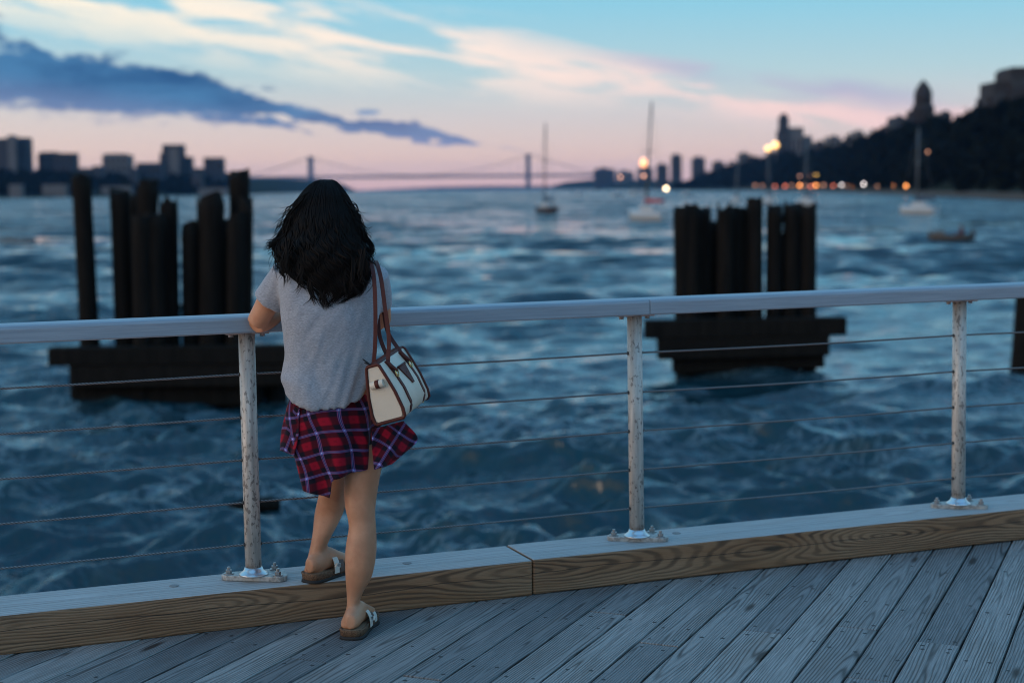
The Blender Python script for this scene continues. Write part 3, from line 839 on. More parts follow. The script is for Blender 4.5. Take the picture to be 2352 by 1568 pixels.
block(b1, -40, 40, 318, 1650, 24, M_W1, nx=6, nz=7); block(b1, 40, 61, 316, 1655, 20, M_W1); block(b1, 16, 34, 311, 1645, 8, M_W2, 'lift_shaft')
b1 = building('tower_block', 'wide slab block between the leftmost tower and the isolated pile', 126, 1700, GL)
block(b1, 86, 168, 352, 1700, 22, M_W1, nx=7, nz=4); block(b1, 92, 130, 349, 1704, 10, M_W1, 'roof_house')
b1 = building('tower_block', 'squat grey block above the second and third piles', 264, 1750, GL)
block(b1, 234, 296, 356, 1750, 22, M_W2, nx=5, nz=4); block(b1, 240, 288, 353, 1754, 12, M_W1, 'roof_house')
b1 = building('tower_block', 'long low block left of the pale tower', 340, 1800, GL)
block(b1, 312, 372, 374, 1800, 20, M_W1, nx=6, nz=2)
b1 = building('tower_block', 'pale tall tower with lower wings, tallest of the middle blocks', 400, 1850, GL)
block(b1, 372, 418, 332, 1850, 20, M_W1, nx=4, nz=7); block(b1, 388, 410, 340, 1846, 4, M_W2, 'pale_panel'); block(b1, 416, 437, 360, 1856, 20, M_W1, 'wing'); block(b1, 366, 380, 352, 1857, 20, M_W1, 'wing')
b1 = building('tower_block', 'narrow dark block nearest the cliff', 488, 1900, GL)
block(b1, 467, 510, 362, 1900, 20, M_W1, nx=4, nz=4)
for i, (x0, x1, yt, lab) in enumerate(((180, 205, 386, 'small roof between the wide slab block and the squat block'), (212, 232, 381, 'small stepped roof left of the squat grey block'), (296, 312, 386, 'small dark house right of the squat grey block'), (440, 462, 386, 'small dark house left of the narrow block'))):
    h = building('small_house', lab, (x0 + x1) / 2, 1640, 'low houses on the far left bank'); block(h, x0, x1, yt, 1640, 14, M_W1, nx=2, nz=1)
for i, (x0, x1, yt, yb, lab) in enumerate(((20, 48, 424, 436, 'pale boathouse at the water under the leftmost tower'), (96, 150, 424, 434, 'long pale shed at the water under the wide slab block'), (232, 300, 428, 438, 'row of pale sheds at the water behind the second pile'), (455, 520, 432, 440, 'grey shed at the water behind the tall pile'))):
    d = 1280 + i * 60; h = building('waterside_shed', lab, (x0 + x1) / 2, d, 'sheds along the far left shore'); block(h, x0, x1, yt, d, 8, M_W2, yb=455)
# right bank
GR = 'buildings on the right bank skyline'
r1 = building('church', 'church with a slim tall bell tower beside a pale nave', 1826, 1750)
block(r1, 1791, 1812, 268, 1750, 10, M_W1, 'bell_tower', nx=2, nz=5); block(r1, 1795, 1808, 261, 1752, 6, M_W1, 'spire'); block(r1, 1812, 1846, 293, 1752, 26, M_W2, 'nave', nx=3, nz=2); block(r1, 1846, 1866, 312, 1756, 22, M_W2, 'aisle'); block(r1, 1786, 1793, 300, 1753, 8, M_W1, 'buttress')
r2 = building('domed_monument', 'round domed stone monument rising above the trees on the hill', 2117, 830)
def lathe(root, px, d, prof, mat, name, n=20):
    c = P(px, horizon(px), d); mb = MB()
    mb.rings([[Vector((c.x + math.cos(k * 2 * math.pi / n) * r, c.y + math.sin(k * 2 * math.pi / n) * r, z)) for k in range(n)] for r, z in prof])
    return mb.build(name, mat, root)
def zpx(px, y, d): return P(px, y, d).z
k_ = 830 / FPX
lathe(r2, 2117, 830, [(20 * k_, zpx(2117, 240, 830)), (20 * k_, zpx(2117, 214, 830)), (18 * k_, zpx(2117, 208, 830)), (13 * k_, zpx(2117, 198, 830)), (7 * k_, zpx(2117, 190, 830)), (2 * k_, zpx(2117, 184, 830))], M_W3, 'dome')
lathe(r2, 2117, 830, [(23 * k_, zpx(2117, 300, 830)), (23 * k_, zpx(2117, 252, 830)), (25 * k_, zpx(2117, 250, 830)), (25 * k_, zpx(2117, 245, 830)), (20 * k_, zpx(2117, 240, 830))], M_W3, 'drum')
for j in range(12):
    an = j * math.pi / 6; c = P(2117, horizon(2117), 830); q = Vector((c.x + math.cos(an) * 24.5 * k_, c.y + math.sin(an) * 24.5 * k_, 0))
    mb = MB(); mb.cyl((q.x, q.y, zpx(2117, 296, 830)), (q.x, q.y, zpx(2117, 250, 830)), 0.45, n=8); mb.build('column', M_W3, r2)
block(r2, 2092, 2142, 268, 827, 16, M_W3, 'plinth'); block(r2, 2088, 2100, 255, 831, 6, M_W3, 'corner_turret')
r3 = building('apartment_block', 'stepped brick apartment block at the right edge on top of the hill', 2320, 680)
block(r3, 2322, 2420, 158, 680, 22, M_W3, nx=6, nz=5); block(r3, 2326, 2420, 154, 681, 20, M_W1, 'cornice'); block(r3, 2282, 2322, 188, 682, 20, M_W3, 'wing', nx=4, nz=4); block(r3, 2268, 2284, 222, 684, 16, M_W3, 'low_wing', nx=2, nz=2)
rr = random.Random(9)
for (x0, x1, yt, d, m, lab) in ((1874, 1900, 326, 1560, M_W3, 'dark roof just right of the church'), (1905, 1932, 314, 1450, M_W2, 'pale block between the church and the monument'), (1938, 1958, 322, 1400, M_W1, 'dark block second to the right of the church'), (1966, 1984, 302, 1250, M_W2, 'small pale block on the slope below the skyline trees'),
                                (2060, 2078, 268, 960, M_W1, 'slim dark block left of the domed monument'), (2166, 2186, 258, 760, M_W1, 'dark gabled block right of the domed monument'),
                                (1544, 1566, 356, 2700, M_W1, 'tall dark block where the wooded hill begins'), (1592, 1620, 362, 2600, M_W1, 'second dark block above the start of the hill'), (1510, 1534, 378, 3000, M_W1, 'low dark block left of the tall one at the hill foot'), (1365, 1412, 388, 4600, M_W1, 'distant wide block on the hazy bank'), (1416, 1456, 394, 4400, M_W2, 'distant pale block on the hazy bank'), (1466, 1500, 386, 3900, M_W1, 'distant block beneath the tallest mast'), (1640, 1664, 372, 2250, M_W1, 'low block above the trees at mid hill'), (1700, 1722, 352, 2000, M_W2, 'pale block left of the church above the trees')):
    h = building('city_block', lab, (x0 + x1) / 2, d, GR); block(h, x0, x1, yt, d, 25, m, nx=3, nz=3, yb=yt + 60)
    block(h, x0 + (x1 - x0) * 0.3, x0 + (x1 - x0) * 0.6, yt - 4, d + 3, 8, m, 'roof_house', yb=yt + 2)

# ------------------------------------------------------------------ suspension bridge
M_STEEL = material('bridge_steel', color=(0.10, 0.095, 0.10), rough=0.8)
BD = 7700
br = empty('suspension_bridge', P(964, horizon(964), BD), 'long suspension bridge with two steel towers far up the river', 'bridge')
kb = BD / FPX
def bpt(px, y, dy=0): q = P(px, y, BD); return q + Vector((0, dy, 0))
for tx, ty in ((714, 360), (1213, 354)):
    mb = MB()
    for s_ in (-1, 1):
        a = bpt(tx + 0.2, ty, s_ * 15); b_ = bpt(tx, horizon(tx) + 2, s_ * 15)
        mb.box((a + b_) / 2, (11 * kb, 12, a.z - b_.z))
    top = bpt(tx, ty); mb.box(top + Vector((0, 0, -8)), (12 * kb, 42, 14)); dk = bpt(tx, 398); mb.box(dk, (11 * kb, 42, 10))
    mb.build('tower', M_STEEL, br)
mb = MB(); dl, dr2 = bpt(560, 409), bpt(1420, 402)
mb.box((dl + dr2) / 2, ((dr2 - dl).length, 36, 13), Matrix.Rotation(-math.atan2(dr2.z - dl.z, dr2.x - dl.x), 3, 'Y')); mb.build('deck', M_STEEL, br)
tl, tr = bpt(714, 361), bpt(1213, 355)
for s_ in (-1, 1):
    pts = [bpt(560, 408, s_ * 15), bpt(640, 386, s_ * 15)]
    for k in range(25):
        u = k / 24; p_ = tl.lerp(tr, u); sag = 4 * u * (1 - u) * 44 * kb; pts.append(p_ + Vector((0, s_ * 15, -sag)))
    pts += [bpt(1300, 380, s_ * 15), bpt(1370, 402, s_ * 15)]
    mb = MB(); mb.tube(pts, 1.3, 6); mb.build('main_cable', M_STEEL, br)
for k in range(1, 24):
    u = k / 24; p_ = tl.lerp(tr, u); sag = 4 * u * (1 - u) * 44 * kb; a = p_ + Vector((0, -15, -sag)); z_ = dl.z + (dr2.z - dl.z) * (a.x - dl.x) / (dr2.x - dl.x)
    mb = MB(); mb.cyl(a, Vector((a.x, a.y, min(z_, a.z - 1))), 0.5, n=5); mb.build('hanger', M_STEEL, br)

# ------------------------------------------------------------------ boats
M_HULLW = material('white_gelcoat', color=(0.42, 0.42, 0.42), rough=0.35)
M_HULLD = material('dark_red_hull', color=(0.03, 0.012, 0.014), rough=0.4)
M_MAST = material('aluminium_mast', color=(0.12, 0.12, 0.125), rough=0.5, metal=0.3)
M_CANVAS = material('grey_sail_cover', color=(0.05, 0.06, 0.09), rough=0.9)
M_REDC = material('red_canvas', color=(0.45, 0.05, 0.04), rough=0.8)
M_BROWN = material('brown_boat_paint', color=(0.05, 0.04, 0.032), rough=0.6)
def hull_mesh(L, Wd, H, mat, root, at, yaw, name='hull', sheer=0.25):
    mb = MB(); rings = []
    for k in range(11):
        u = k / 10; x = (u - 0.45) * L
        w = Wd / 2 * (math.sin(math.pi * min(1, u * 0.78 + 0.2)) ** 0.8) * (1 if u < 0.97 else 0.25)
        top = H * (1 + sheer * (u - 0.4) ** 2 * 3); bot = -0.35 * H * (1 - abs(u - 0.45) ** 2)
        rings.append([Vector((x, -w, top)), Vector((x, -w * 0.92, top * 0.45)), Vector((x, -w * 0.5, bot)), Vector((x, w * 0.5, bot)), Vector((x, w * 0.92, top * 0.45)), Vector((x, w, top))])
    mb.rings(rings)
    M_ = Matrix.Translation(at) @ Matrix.Rotation(yaw, 4, 'Z'); mb.v = [tuple(M_ @ Vector(v)) for v in mb.v]
    return mb.build(name, mat, root), M_
def sailboat(label, px, y_w, y_mast, x_mast, L, yaw, hull, canvas=None):
    at = PZ(px, y_w, WATER_Z); d = at.y
    root = empty('sailboat', at, label, 'sailboat', 'boats moored on the river')
    W = L * 0.3; Hh = L * 0.15
    _, M_ = hull_mesh(L, W, Hh, hull, root, at, yaw)
    mb = MB(); mb.box((-L * 0.02, 0, Hh * 1.3), (L * 0.38, W * 0.55, Hh * 0.7)); mb.v = [tuple(M_ @ Vector(v)) for v in mb.v]; mb.build('cabin', M_HULLW, root, bevel=0.1)
    foot = M_ @ Vector((L * 0.08, 0, Hh)); tip = P(x_mast, y_mast, foot.y)
    mb = MB(); mb.tube([foot, foot.lerp(tip, 0.5), tip], [0.15, 0.13, 0.10], 8); mast = mb.build('mast', M_MAST, root)
    mb = MB(); sp = foot.lerp(tip, 0.55); sv = (M_.to_3x3() @ Vector((0, 1, 0))) * W * 0.4; mb.cyl(sp - sv, sp + sv, 0.05, n=6); mb.build('spreader', M_MAST, mast)
    bo = foot.lerp(tip, 0.1); be = M_ @ Vector((-L * 0.4, 0, Hh * 2.2))
    mb = MB(); mb.tube([bo, be], [0.28, 0.2], 8); mb.build('boom', canvas or M_CANVAS, root)
    for a in ((L * 0.54, 0), (-L * 0.44, 0)):
        e = M_ @ Vector((a[0], 0, Hh * 1.1)); mb = MB(); mb.cyl(tip, e, 0.02, n=5); mb.build('stay', M_MAST, root)
    return root
sailboat('dark hulled sailboat with a leaning mast below the right bridge tower', 1254, 490, 282, 1253, 6.6, R(118), M_HULLD)
sailboat('white sailboat with a red cover and the tallest mast', 1490, 507, 233, 1497, 7.2, R(122), M_HULLW, M_REDC)
sailboat('white sailboat near the right shore with its hull clear of the piles', 2112, 492, 292, 2110, 6.8, R(122), M_HULLW)
sailboat('white sailboat just above the right end of the right piles', 1852, 472, 340, 1853, 7.0, R(115), M_HULLW)
sailboat('white sailboat above the gap in the right piles', 1766, 468, 355, 1765, 7.0, R(100), M_HULLW)
sailboat('small white sailboat above the middle of the right piles', 1690, 466, 370, 1695, 7.0, R(95), M_HULLW)
def motorboat(label, px, y_w, L, yaw, mat):
    at = PZ(px, y_w, WATER_Z); root = empty('motorboat', at, label, 'boat', 'boats moored on the river')
    _, M_ = hull_mesh(L, L * 0.34, L * 0.12, mat, root, at, yaw)
    mb = MB(); mb.box((-L * 0.05, 0, L * 0.2), (L * 0.34, L * 0.22, L * 0.16)); mb.v = [tuple(M_ @ Vector(v)) for v in mb.v]; mb.build('cabin', mat, root, bevel=0.1)
    mb = MB(); mb.box((L * 0.1, 0, L * 0.22), (L * 0.05, L * 0.2, L * 0.08)); mb.v = [tuple(M_ @ Vector(v)) for v in mb.v]; mb.build('windscreen', M_GLASS, root)
for px, yw, L, yaw, lab in ((1418, 452, 7, 30, 'tiny white boat left of the tallest mast, nearest the dark hull'), (1455, 448, 9, 120, 'white cabin boat close behind the tallest mast, on its left'), (1480, 444, 9, 10, 'far white boat directly behind the tallest mast'), (1330, 448, 7, 60, 'tiny pale boat between the two tall masts'), (1580, 450, 7, 20, 'tiny pale boat left above the right piles')):
    motorboat(lab, px, yw, L, R(yaw), M_HULLW)
at = PZ(2186, 556, WATER_Z); skiff = empty('skiff', at, 'small brown open skiff with an outboard motor right of the piles', 'boat')
_, M_ = hull_mesh(3.0, 1.4, 0.5, M_BROWN, skiff, at, R(158), 'hull', 0.5)
for xx in (-0.6, 0.3):
    mb = MB(); mb.box((xx, 0, 0.42), (0.25, 1.1, 0.06)); mb.v = [tuple(M_ @ Vector(v)) for v in mb.v]; mb.build('thwart', M_BROWN, skiff)
mb = MB(); mb.box((-1.45, 0, 0.62), (0.26, 0.3, 0.45)); mb.box((-1.48, 0, 0.2), (0.13, 0.13, 0.6)); mb.v = [tuple(M_ @ Vector(v)) for v in mb.v]; mb.build('outboard_motor', M_HULLD, skiff)
mb = MB(); mb.box((0.85, 0, 0.58), (0.7, 0.8, 0.4)); mb.v = [tuple(M_ @ Vector(v)) for v in mb.v]; mb.build('bow_box', M_W2, skiff, bevel=0.05)

M_JACKET = material('dark_red_jacket', color=(0.10, 0.02, 0.02), rough=0.9)
def seated_figure():
    M2 = M_ @ Matrix.Translation(Vector((-0.72, 0, 0.45)))
    f = MB(); p = lambda *a: M2 @ Vector(a)
    f.tube([p(0, 0, 0.0), p(0.02, 0, 0.2), p(0.05, 0, 0.45), p(0.06, 0, 0.54)], [0.15, 0.15, 0.18, 0.07], 12)
    f.tube([p(0.06, 0, 0.5), p(0.08, 0, 0.62)], [0.055, 0.055], 10); f.tube([p(0.09, 0, 0.58), p(0.095, 0, 0.64), p(0.1, 0, 0.72), p(0.1, 0, 0.8)], [0.05, 0.085, 0.095, 0.04], 12)
    for s_ in (-1, 1):
        f.tube([p(0, 0.09 * s_, 0.06), p(0.42, 0.11 * s_, 0.1), p(0.5, 0.11 * s_, -0.3)], [0.085, 0.07, 0.045], 10); f.tube([p(0.5, 0.11 * s_, -0.33), p(0.66, 0.12 * s_, -0.34)], [0.045, 0.035], 8)
        f.tube([p(0.05, 0.17 * s_, 0.46), p(0.08, 0.25 * s_, 0.24), p(0.3, 0.2 * s_, 0.18)], [0.06, 0.048, 0.035], 10)
    me = remeshed(f, 'boatman', 0.03, 2); base = M2 @ Vector((0, 0, 0)); me.transform(Matrix.Translation(-base))
    o = link('person', me, None, M_JACKET); o.location = base
    tag(o, 'person in a dark red jacket sitting in the stern of the brown skiff', 'person')
seated_figure()
# ------------------------------------------------------------------ lamps that burn on the far shore
def lamp_mat(name, c, s): return material(name, color=(0.8, 0.8, 0.8), emit=c, estr=s)
LM = {'orange': lamp_mat('orange_lamp_glass', (1.0, 0.33, 0.06), 6), 'red': lamp_mat('red_lamp_glass', (1.0, 0.2, 0.07), 3), 'white': lamp_mat('white_lamp_glass', (1.0, 0.88, 0.85), 5),
      'yellow': lamp_mat('yellow_lamp_glass', (1.0, 0.62, 0.12), 13), 'dim': lamp_mat('dim_lamp_glass', (1.0, 0.42, 0.2), 2.2), 'flood': lamp_mat('amber_flood_glass', (1.0, 0.52, 0.10), 2.6), 'glow': lamp_mat('orange_flood_glass', (1.0, 0.36, 0.07), 2.4), 'cream': lamp_mat('cream_lamp_glass', (1.0, 0.74, 0.4), 7)}
def street_lamp(px, y, d, r_px, col, label, group='lamps along the right shore', ypost=None, stretch=1.0):
    r = r_px * d / FPX; c = P(px, y, d); g = P(px, (ypost if ypost else y + 8), d)
    root = empty('street_lamp', g, label, 'lamp', group)
    mb = MB(); mb.tube([g, c - Vector((0, 0, r))], [r * 0.22, r * 0.15], 6); mb.build('lamp_post', M_MAST, root)
    mb = MB(); rings = []
    for k in range(7):
        an = math.pi * k / 6; rings.append([c + Vector((math.cos(j * math.pi / 5) * r * max(math.sin(an), 0.05), math.sin(j * math.pi / 5) * r * max(math.sin(an), 0.05), -math.cos(an) * r * stretch)) for j in range(10)])
    mb.rings(rings); mb.build('lamp_globe', LM[col], root)
shore_d = lambda px: lerp_table([(r[0], r[2]) for r in right_rows], px) * 1.004
ROWL = [(1738, 427, 'dim'), (1750, 428, 'dim'), (1782, 428, 'red'), (1792, 427, 'dim'), (1803, 428, 'red'), (1815, 427, 'dim'), (1826, 426, 'red'), (1838, 427, 'orange'), (1850, 427, 'dim'), (1862, 427, 'red'), (1875, 427, 'orange'),
        (1888, 427, 'dim'), (1900, 427, 'orange'), (1912, 427, 'red'), (1932, 426, 'white'), (1947, 427, 'dim'), (1958, 427, 'orange'), (1974, 428, 'dim'), (1985, 424, 'white'), (1995, 424, 'white'), (2018, 427, 'dim'), (2052, 427, 'orange'), (2078, 427, 'orange')]
lr = random.Random(31)
for i, (px, y, c) in enumerate(ROWL):
    px += lr.uniform(-3.5, 3.5); y += lr.uniform(-1.6, 1.0)
    street_lamp(px, y, shore_d(px), lr.uniform(2.0, 2.8) if c != 'dim' else lr.uniform(1.5, 2.2), c, 'blurred street lamp, number %s from the left in the row along the right shore' % ('first second third fourth fifth sixth seventh eighth ninth tenth eleventh twelfth thirteenth fourteenth fifteenth sixteenth seventeenth eighteenth nineteenth twentieth twenty-first twenty-second twenty-third'.split()[i]), ypost=y + 10)
street_lamp(1530, 433, 2200, 4.0, 'cream', 'cream lamp at the foot of the wooded hill', ypost=438)
for px, c, lab in ((1875, 'yellow', 'bright yellow lamp above the shore row, rightmost of its short line'), (1860, 'dim', 'dim lamp next to the bright yellow one above the shore row'), (1850, 'dim', 'dim lamp in the middle of the short upper line'), (1838, 'dim', 'leftmost dim lamp of the short upper line')):
    street_lamp(px, 404 if c != 'dim' else 405, shore_d(px) * 1.05, 3.6 if c != 'dim' else 2.6, c, lab, ypost=420)
street_lamp(2131, 349, 640, 2.0, 'dim', 'single faint lamp among the trees below the domed monument', ypost=380)
street_lamp(1764, 341, 1590, 6.5, 'flood', 'left of the two brightest floodlamps below the church tower', 'floodlamps below the church', 372)
street_lamp(1781, 333, 1592, 7.5, 'flood', 'right of the two brightest floodlamps below the church tower', 'floodlamps below the church', 372)
street_lamp(1478, 374, 3200, 7.5, 'glow', 'large orange lamp at the foot of the tallest mast', 'lamps on the hazy bank', 412, 1.35)
street_lamp(1478, 404, 3200, 3.5, 'dim', 'dim pink lamp under the large orange one', 'lamps on the hazy bank', 414)
street_lamp(1425, 407, 3900, 3.2, 'dim', 'dim lamp left of the large orange one', 'lamps on the hazy bank', 416)

# ------------------------------------------------------------------ haze
def build_haze():
    m = bpy.data.materials.new('haze'); m.use_nodes = True; nt = m.node_tree
    for n in list(nt.nodes):
        if n.type == 'BSDF_PRINCIPLED': nt.nodes.remove(n)
    out = [n for n in nt.nodes if n.type == 'OUTPUT_MATERIAL'][0]
    v = nt.nodes.new('ShaderNodeVolumePrincipled'); v.inputs['Color'].default_value = (0.22, 0.52, 1.0, 1); v.inputs['Density'].default_value = 3.4e-5
    v.inputs['Anisotropy'].default_value = 0.0
    nt.links.new(v.outputs[0], out.inputs['Volume'])
    mb = MB(); mb.box((0, 6500, 103), (29000, 15800, 214 + 8)); o = mb.build('haze', m); tag(o, 'thin blue dusk haze over the river', kind='stuff')
build_haze()

# ------------------------------------------------------------------ the woman
D_OFF = -0.085                                     # she stands this much nearer than her section tables say
def m_skin(t, b):
    co = t.coord('Object'); n = t.noise(co, 9.0, 3); f = t.noise(co, 220.0, 2)
    blot = t.noise(co, 26.0, 3, 0.6)
    c = t.mix(n.step(0.3, 0.7), (0.36, 0.165, 0.088), (0.50, 0.245, 0.140)); c = t.mix(blot.step(0.5, 0.75) * 0.35, c, (0.40, 0.15, 0.085)); c = t.mix(f.step(0.5, 0.75) * 0.15, c, (0.26, 0.11, 0.06))
    x, y, z = t.xyz(co)
    t.link(c, b.inputs['Base Color']); b.inputs['Subsurface Weight'].default_value = 0.05; b.inputs['Subsurface Radius'].default_value = (0.012, 0.005, 0.003); b.inputs['Subsurface Scale'].default_value = 0.6
    t.link(t.bump(f, 0.08, 0.001), b.inputs['Normal'])
M_SKIN = material('skin', m_skin, rough=0.5, spec=0.35)
def m_tee(t, b):
    co = t.coord('Object'); x, y, z = t.xyz(co)
    h = t.noise(t.vec(x * 130.0, y * 130.0, z * 520.0), 1.0, 3, 0.6); w = t.noise(t.vec(x * 45.0, y * 45.0, z * 240.0), 1.0, 2)
    c = t.mix(h.step(0.28, 0.72), (0.21, 0.222, 0.245), (0.345, 0.36, 0.39)); c = t.mix(w.step(0.45, 0.75) * 0.3, c, (0.16, 0.168, 0.185))
    t.link(c, b.inputs['Base Color']); t.link(t.bump(h, 0.2, 0.0012), b.inputs['Normal'])
M_TEE = material('grey_heather_jersey', m_tee, rough=0.9, spec=0.15, sheen=0.15)
def m_plaid(t, b):
    uv = t.coord('UV'); u, v, _ = t.xyz(uv)
    T = 0.068
    def bands(q):
        f = (q / T).fract()
        dk = f.step(0.16, 0.26) * f.step(0.88, 0.78)                     # broad black band
        bl = (f - 0.52).abs().step(0.085, 0.05)                           # blue stripe
        wh = (f - 0.52).abs().step(0.018, 0.008)                           # white core
        pk = ((f - 0.52).abs() - 0.05).abs().step(0.014, 0.005)           # pink pin lines
        rd = (f - 0.02).abs().step(0.07, 0.03) + (f - 1.02).abs().step(0.07, 0.03)
        return dk, bl, wh, pk, rd
    du, bu, wu, pu, ru = bands(u); dv, bv, wv, pv, rv = bands(v)
    # broad red and black checks: red x red, red x black and black x black
    s = (du + dv) * 0.5
    c = t.ramp(s, [(0.0, (0.26, 0.004, 0.018)), (0.5, (0.060, 0.003, 0.010)), (1.0, (0.007, 0.005, 0.012))])
    c = t.mix((ru * rv) * 0.5, c, (0.16, 0.003, 0.012))
    c = t.mix((bu.max(bv)) * 0.7, c, (0.010, 0.024, 0.14))
    c = t.mix((bu * bv) * 0.8, c, (0.06, 0.16, 0.55))
    c = t.mix(pu.max(pv) * 0.42, c, (0.50, 0.13, 0.17))
    c = t.mix(wu.max(wv) * 0.26, c, (0.45, 0.38, 0.50)); c = t.mix(wu * wv, c, (0.8, 0.85, 0.95))
    wv_ = ((u * 5200.0).sin() * (v * 5200.0).sin())
    t.link(c, b.inputs['Base Color']); t.link(t.bump(wv_, 0.12, 0.0006), b.inputs['Normal'])
M_PLAID = material('red_plaid_flannel', m_plaid, rough=0.9, spec=0.15, sheen=0.08)
def m_hair(t, b):
    n = t.noise(t.coord('Object'), 60.0, 2); t.link(t.mix(n, (0.0025, 0.002, 0.002), (0.005, 0.004, 0.0036)), b.inputs['Base Color'])
M_HAIR = material('black_hair', m_hair, rough=0.6, spec=0.10)
def m_cork(t, b):
    co = t.coord('Object'); n = t.noise(co, 260.0, 3, 0.7)
    t.link(t.mix(n.step(0.35, 0.65), (0.05, 0.026, 0.014), (0.19, 0.105, 0.058)), b.inputs['Base Color']); t.link(t.bump(n, 0.4, 0.002), b.inputs['Normal'])
M_CORK = material('cork', m_cork, rough=0.85)
M_SUEDE = material('tan_suede_footbed', color=(0.20, 0.12, 0.07), rough=0.9)
M_RUBBER = material('black_rubber', color=(0.012, 0.011, 0.011), rough=0.8)
M_STRAPW = material('cream_sandal_strap', color=(0.52, 0.48, 0.42), rough=0.5)
M_STRAPB = material('brown_sandal_strap', color=(0.085, 0.045, 0.03), rough=0.6)

ZK = 0.9408
def z8(zx, zy): return (680 + zx / 3.2) * ZK, (1100 + zy / 3.2) * ZK
def z1(zx, zy): return (560 + zx / 2.376) * ZK, (400 + zy / 2.376) * ZK
def z2(zx, zy): return (580 + zx / 2.24) * ZK, (900 + zy / 2.24) * ZK
def hring(pxl, pxr, py, d, ry, n=28, pw=2.3, yaw=0.0):
    c = P((pxl + pxr) / 2, py, d); a = (pxr - pxl) / 2 * d / FPX; out = []
    for k in range(n):
        th = 2 * math.pi * k / n; cx, sx = math.cos(th), math.sin(th)
        x = a * math.copysign(abs(cx) ** (2 / pw), cx); y = ry * math.copysign(abs(sx) ** (2 / pw), sx)
        out.append(c + Vector((x, y + x * yaw, 0)))
    return out
def dense(rows, k=4):
    """smooth the hand-set section tables"""
    v = [Vector((0, 0, 0))] ; out = []
    q = [rows[0]] + list(rows) + [rows[-1]]
    for i in range(1, len(q) - 2):
        for j in range(k):
            t = j / k; out.append(tuple(0.5 * ((2 * b) + (c - a) * t + (2 * a - 5 * b + 4 * c - d) * t * t + (3 * b - a - 3 * c + d) * t ** 3) for a, b, c, d in zip(*q[i - 1:i + 3])))
    out.append(tuple(rows[-1])); return out

woman = empty('person', PZ(760, 1440, 0), 'woman with black hair in grey tee leaning on the handrail, one foot on kerb', 'person')
woman.location = Vector((P(760, 1440, 5.3).x, 5.3 + D_OFF, 0))
rail_top = lambda px, off=0.0, up=0.0: rail_pt(along(px), off, rail_z(along(px)) + RH + up)
body = MB()
def conv(rows): return [(*[z8(a, 0)[0] for a in r[:2]], z8(0, r[2])[1], r[3], r[4]) for r in rows]
leg_r = conv([(490, 850, -60, 5.315, .082), (505, 825, 60, 5.31, .078), (518, 803, 150, 5.30, .073), (512, 776, 300, 5.29, .063), (522, 757, 440, 5.278, .056), (540, 756, 520, 5.272, .052), (549, 762, 600, 5.266, .052), (530, 766, 710, 5.258, .056),
              (521, 764, 800, 5.254, .056), (521, 750, 900, 5.250, .051), (524, 722, 1000, 5.248, .043), (530, 674, 1080, 5.246, .034), (534, 640, 1160, 5.243, .028), (530, 628, 1220, 5.240, .026), (512, 626, 1275, 5.236, .029), (486, 634, 1335, 5.229, .036), (490, 630, 1372, 5.228, .033)])
leg_l = conv([(400, 600, -60, 5.36, .082), (370, 590, 60, 5.41, .078), (345, 568, 170, 5.45, .07), (324, 545, 300, 5.49, .062), (301, 530, 400, 5.515, .056), (283, 508, 480, 5.525, .053), (274, 466, 570, 5.515, .051), (267, 428, 640, 5.505, .048),
              (255, 392, 710, 5.495, .042), (242, 368, 770, 5.487, .036), (227, 362, 830, 5.482, .034), (212, 358, 880, 5.480, .036), (200, 356, 930, 5.478, .037), (198, 350, 955, 5.478, .034)])
for L in (leg_r, leg_l): body.rings([hring(*r) for r in dense(L)])
# pelvis and trunk under the clothes
body.rings([hring(*r) for r in dense([(700, 815, 596, 5.315, .055), (672, 850, 612, 5.315, .08), (662, 862, 650, 5.31, .092), (676, 848, 720, 5.31, .095), (684, 836, 790, 5.31, .085), (682, 838, 840, 5.31, .088), (674, 850, 900, 5.315, .10), (676, 856, 950, 5.32, .108), (690, 858, 1000, 5.32, .10), (710, 850, 1040, 5.32, .08)])])
# neck and head (the face looks out over the river)
body.tube([P(752, 612, 5.33), P(750, 570, 5.35), P(748, 530, 5.365)], [0.055, 0.05, 0.052], 16)
hc = P(748, 500, 5.375)
hd = []
for k in range(15):
    u = k / 14; an = math.pi * u; rz = -math.cos(an) * 0.108; rr_ = math.sin(an) ** 0.8
    w_ = 0.074 * (1 - 0.22 * max(0, -math.cos(an))) * rr_ + 0.002; dth = 0.094 * (1 - 0.12 * max(0, -math.cos(an))) * rr_ + 0.002
    hd.append([hc + Vector((math.cos(j * math.pi / 12) * w_, math.sin(j * math.pi / 12) * dth + max(0, -rz) * 0.12, rz)) for j in range(24)])
body.rings(hd)
body.tube([hc + Vector((0, 0.088, 0.018)), hc + Vector((0, 0.106, -0.012)), hc + Vector((0, 0.098, -0.028))], [0.008, 0.012, 0.009], 8)       # nose
body.tube([hc + Vector((-0.022, 0.09, -0.058)), hc + Vector((0, 0.1, -0.057)), hc + Vector((0.022, 0.09, -0.058))], 0.008, 8)                # lips
for s_ in (-1, 1):
    body.tube([hc + Vector((0.074 * s_, 0.0, 0.02)), hc + Vector((0.08 * s_, -0.008, 0.0)), hc + Vector((0.074 * s_, 0.0, -0.03))], [0.012, 0.014, 0.008], 8)
    body.tube([hc + Vector((0.045 * s_, 0.082, 0.03)), hc + Vector((0.015 * s_, 0.092, 0.032))], 0.009, 8)                                     # brow
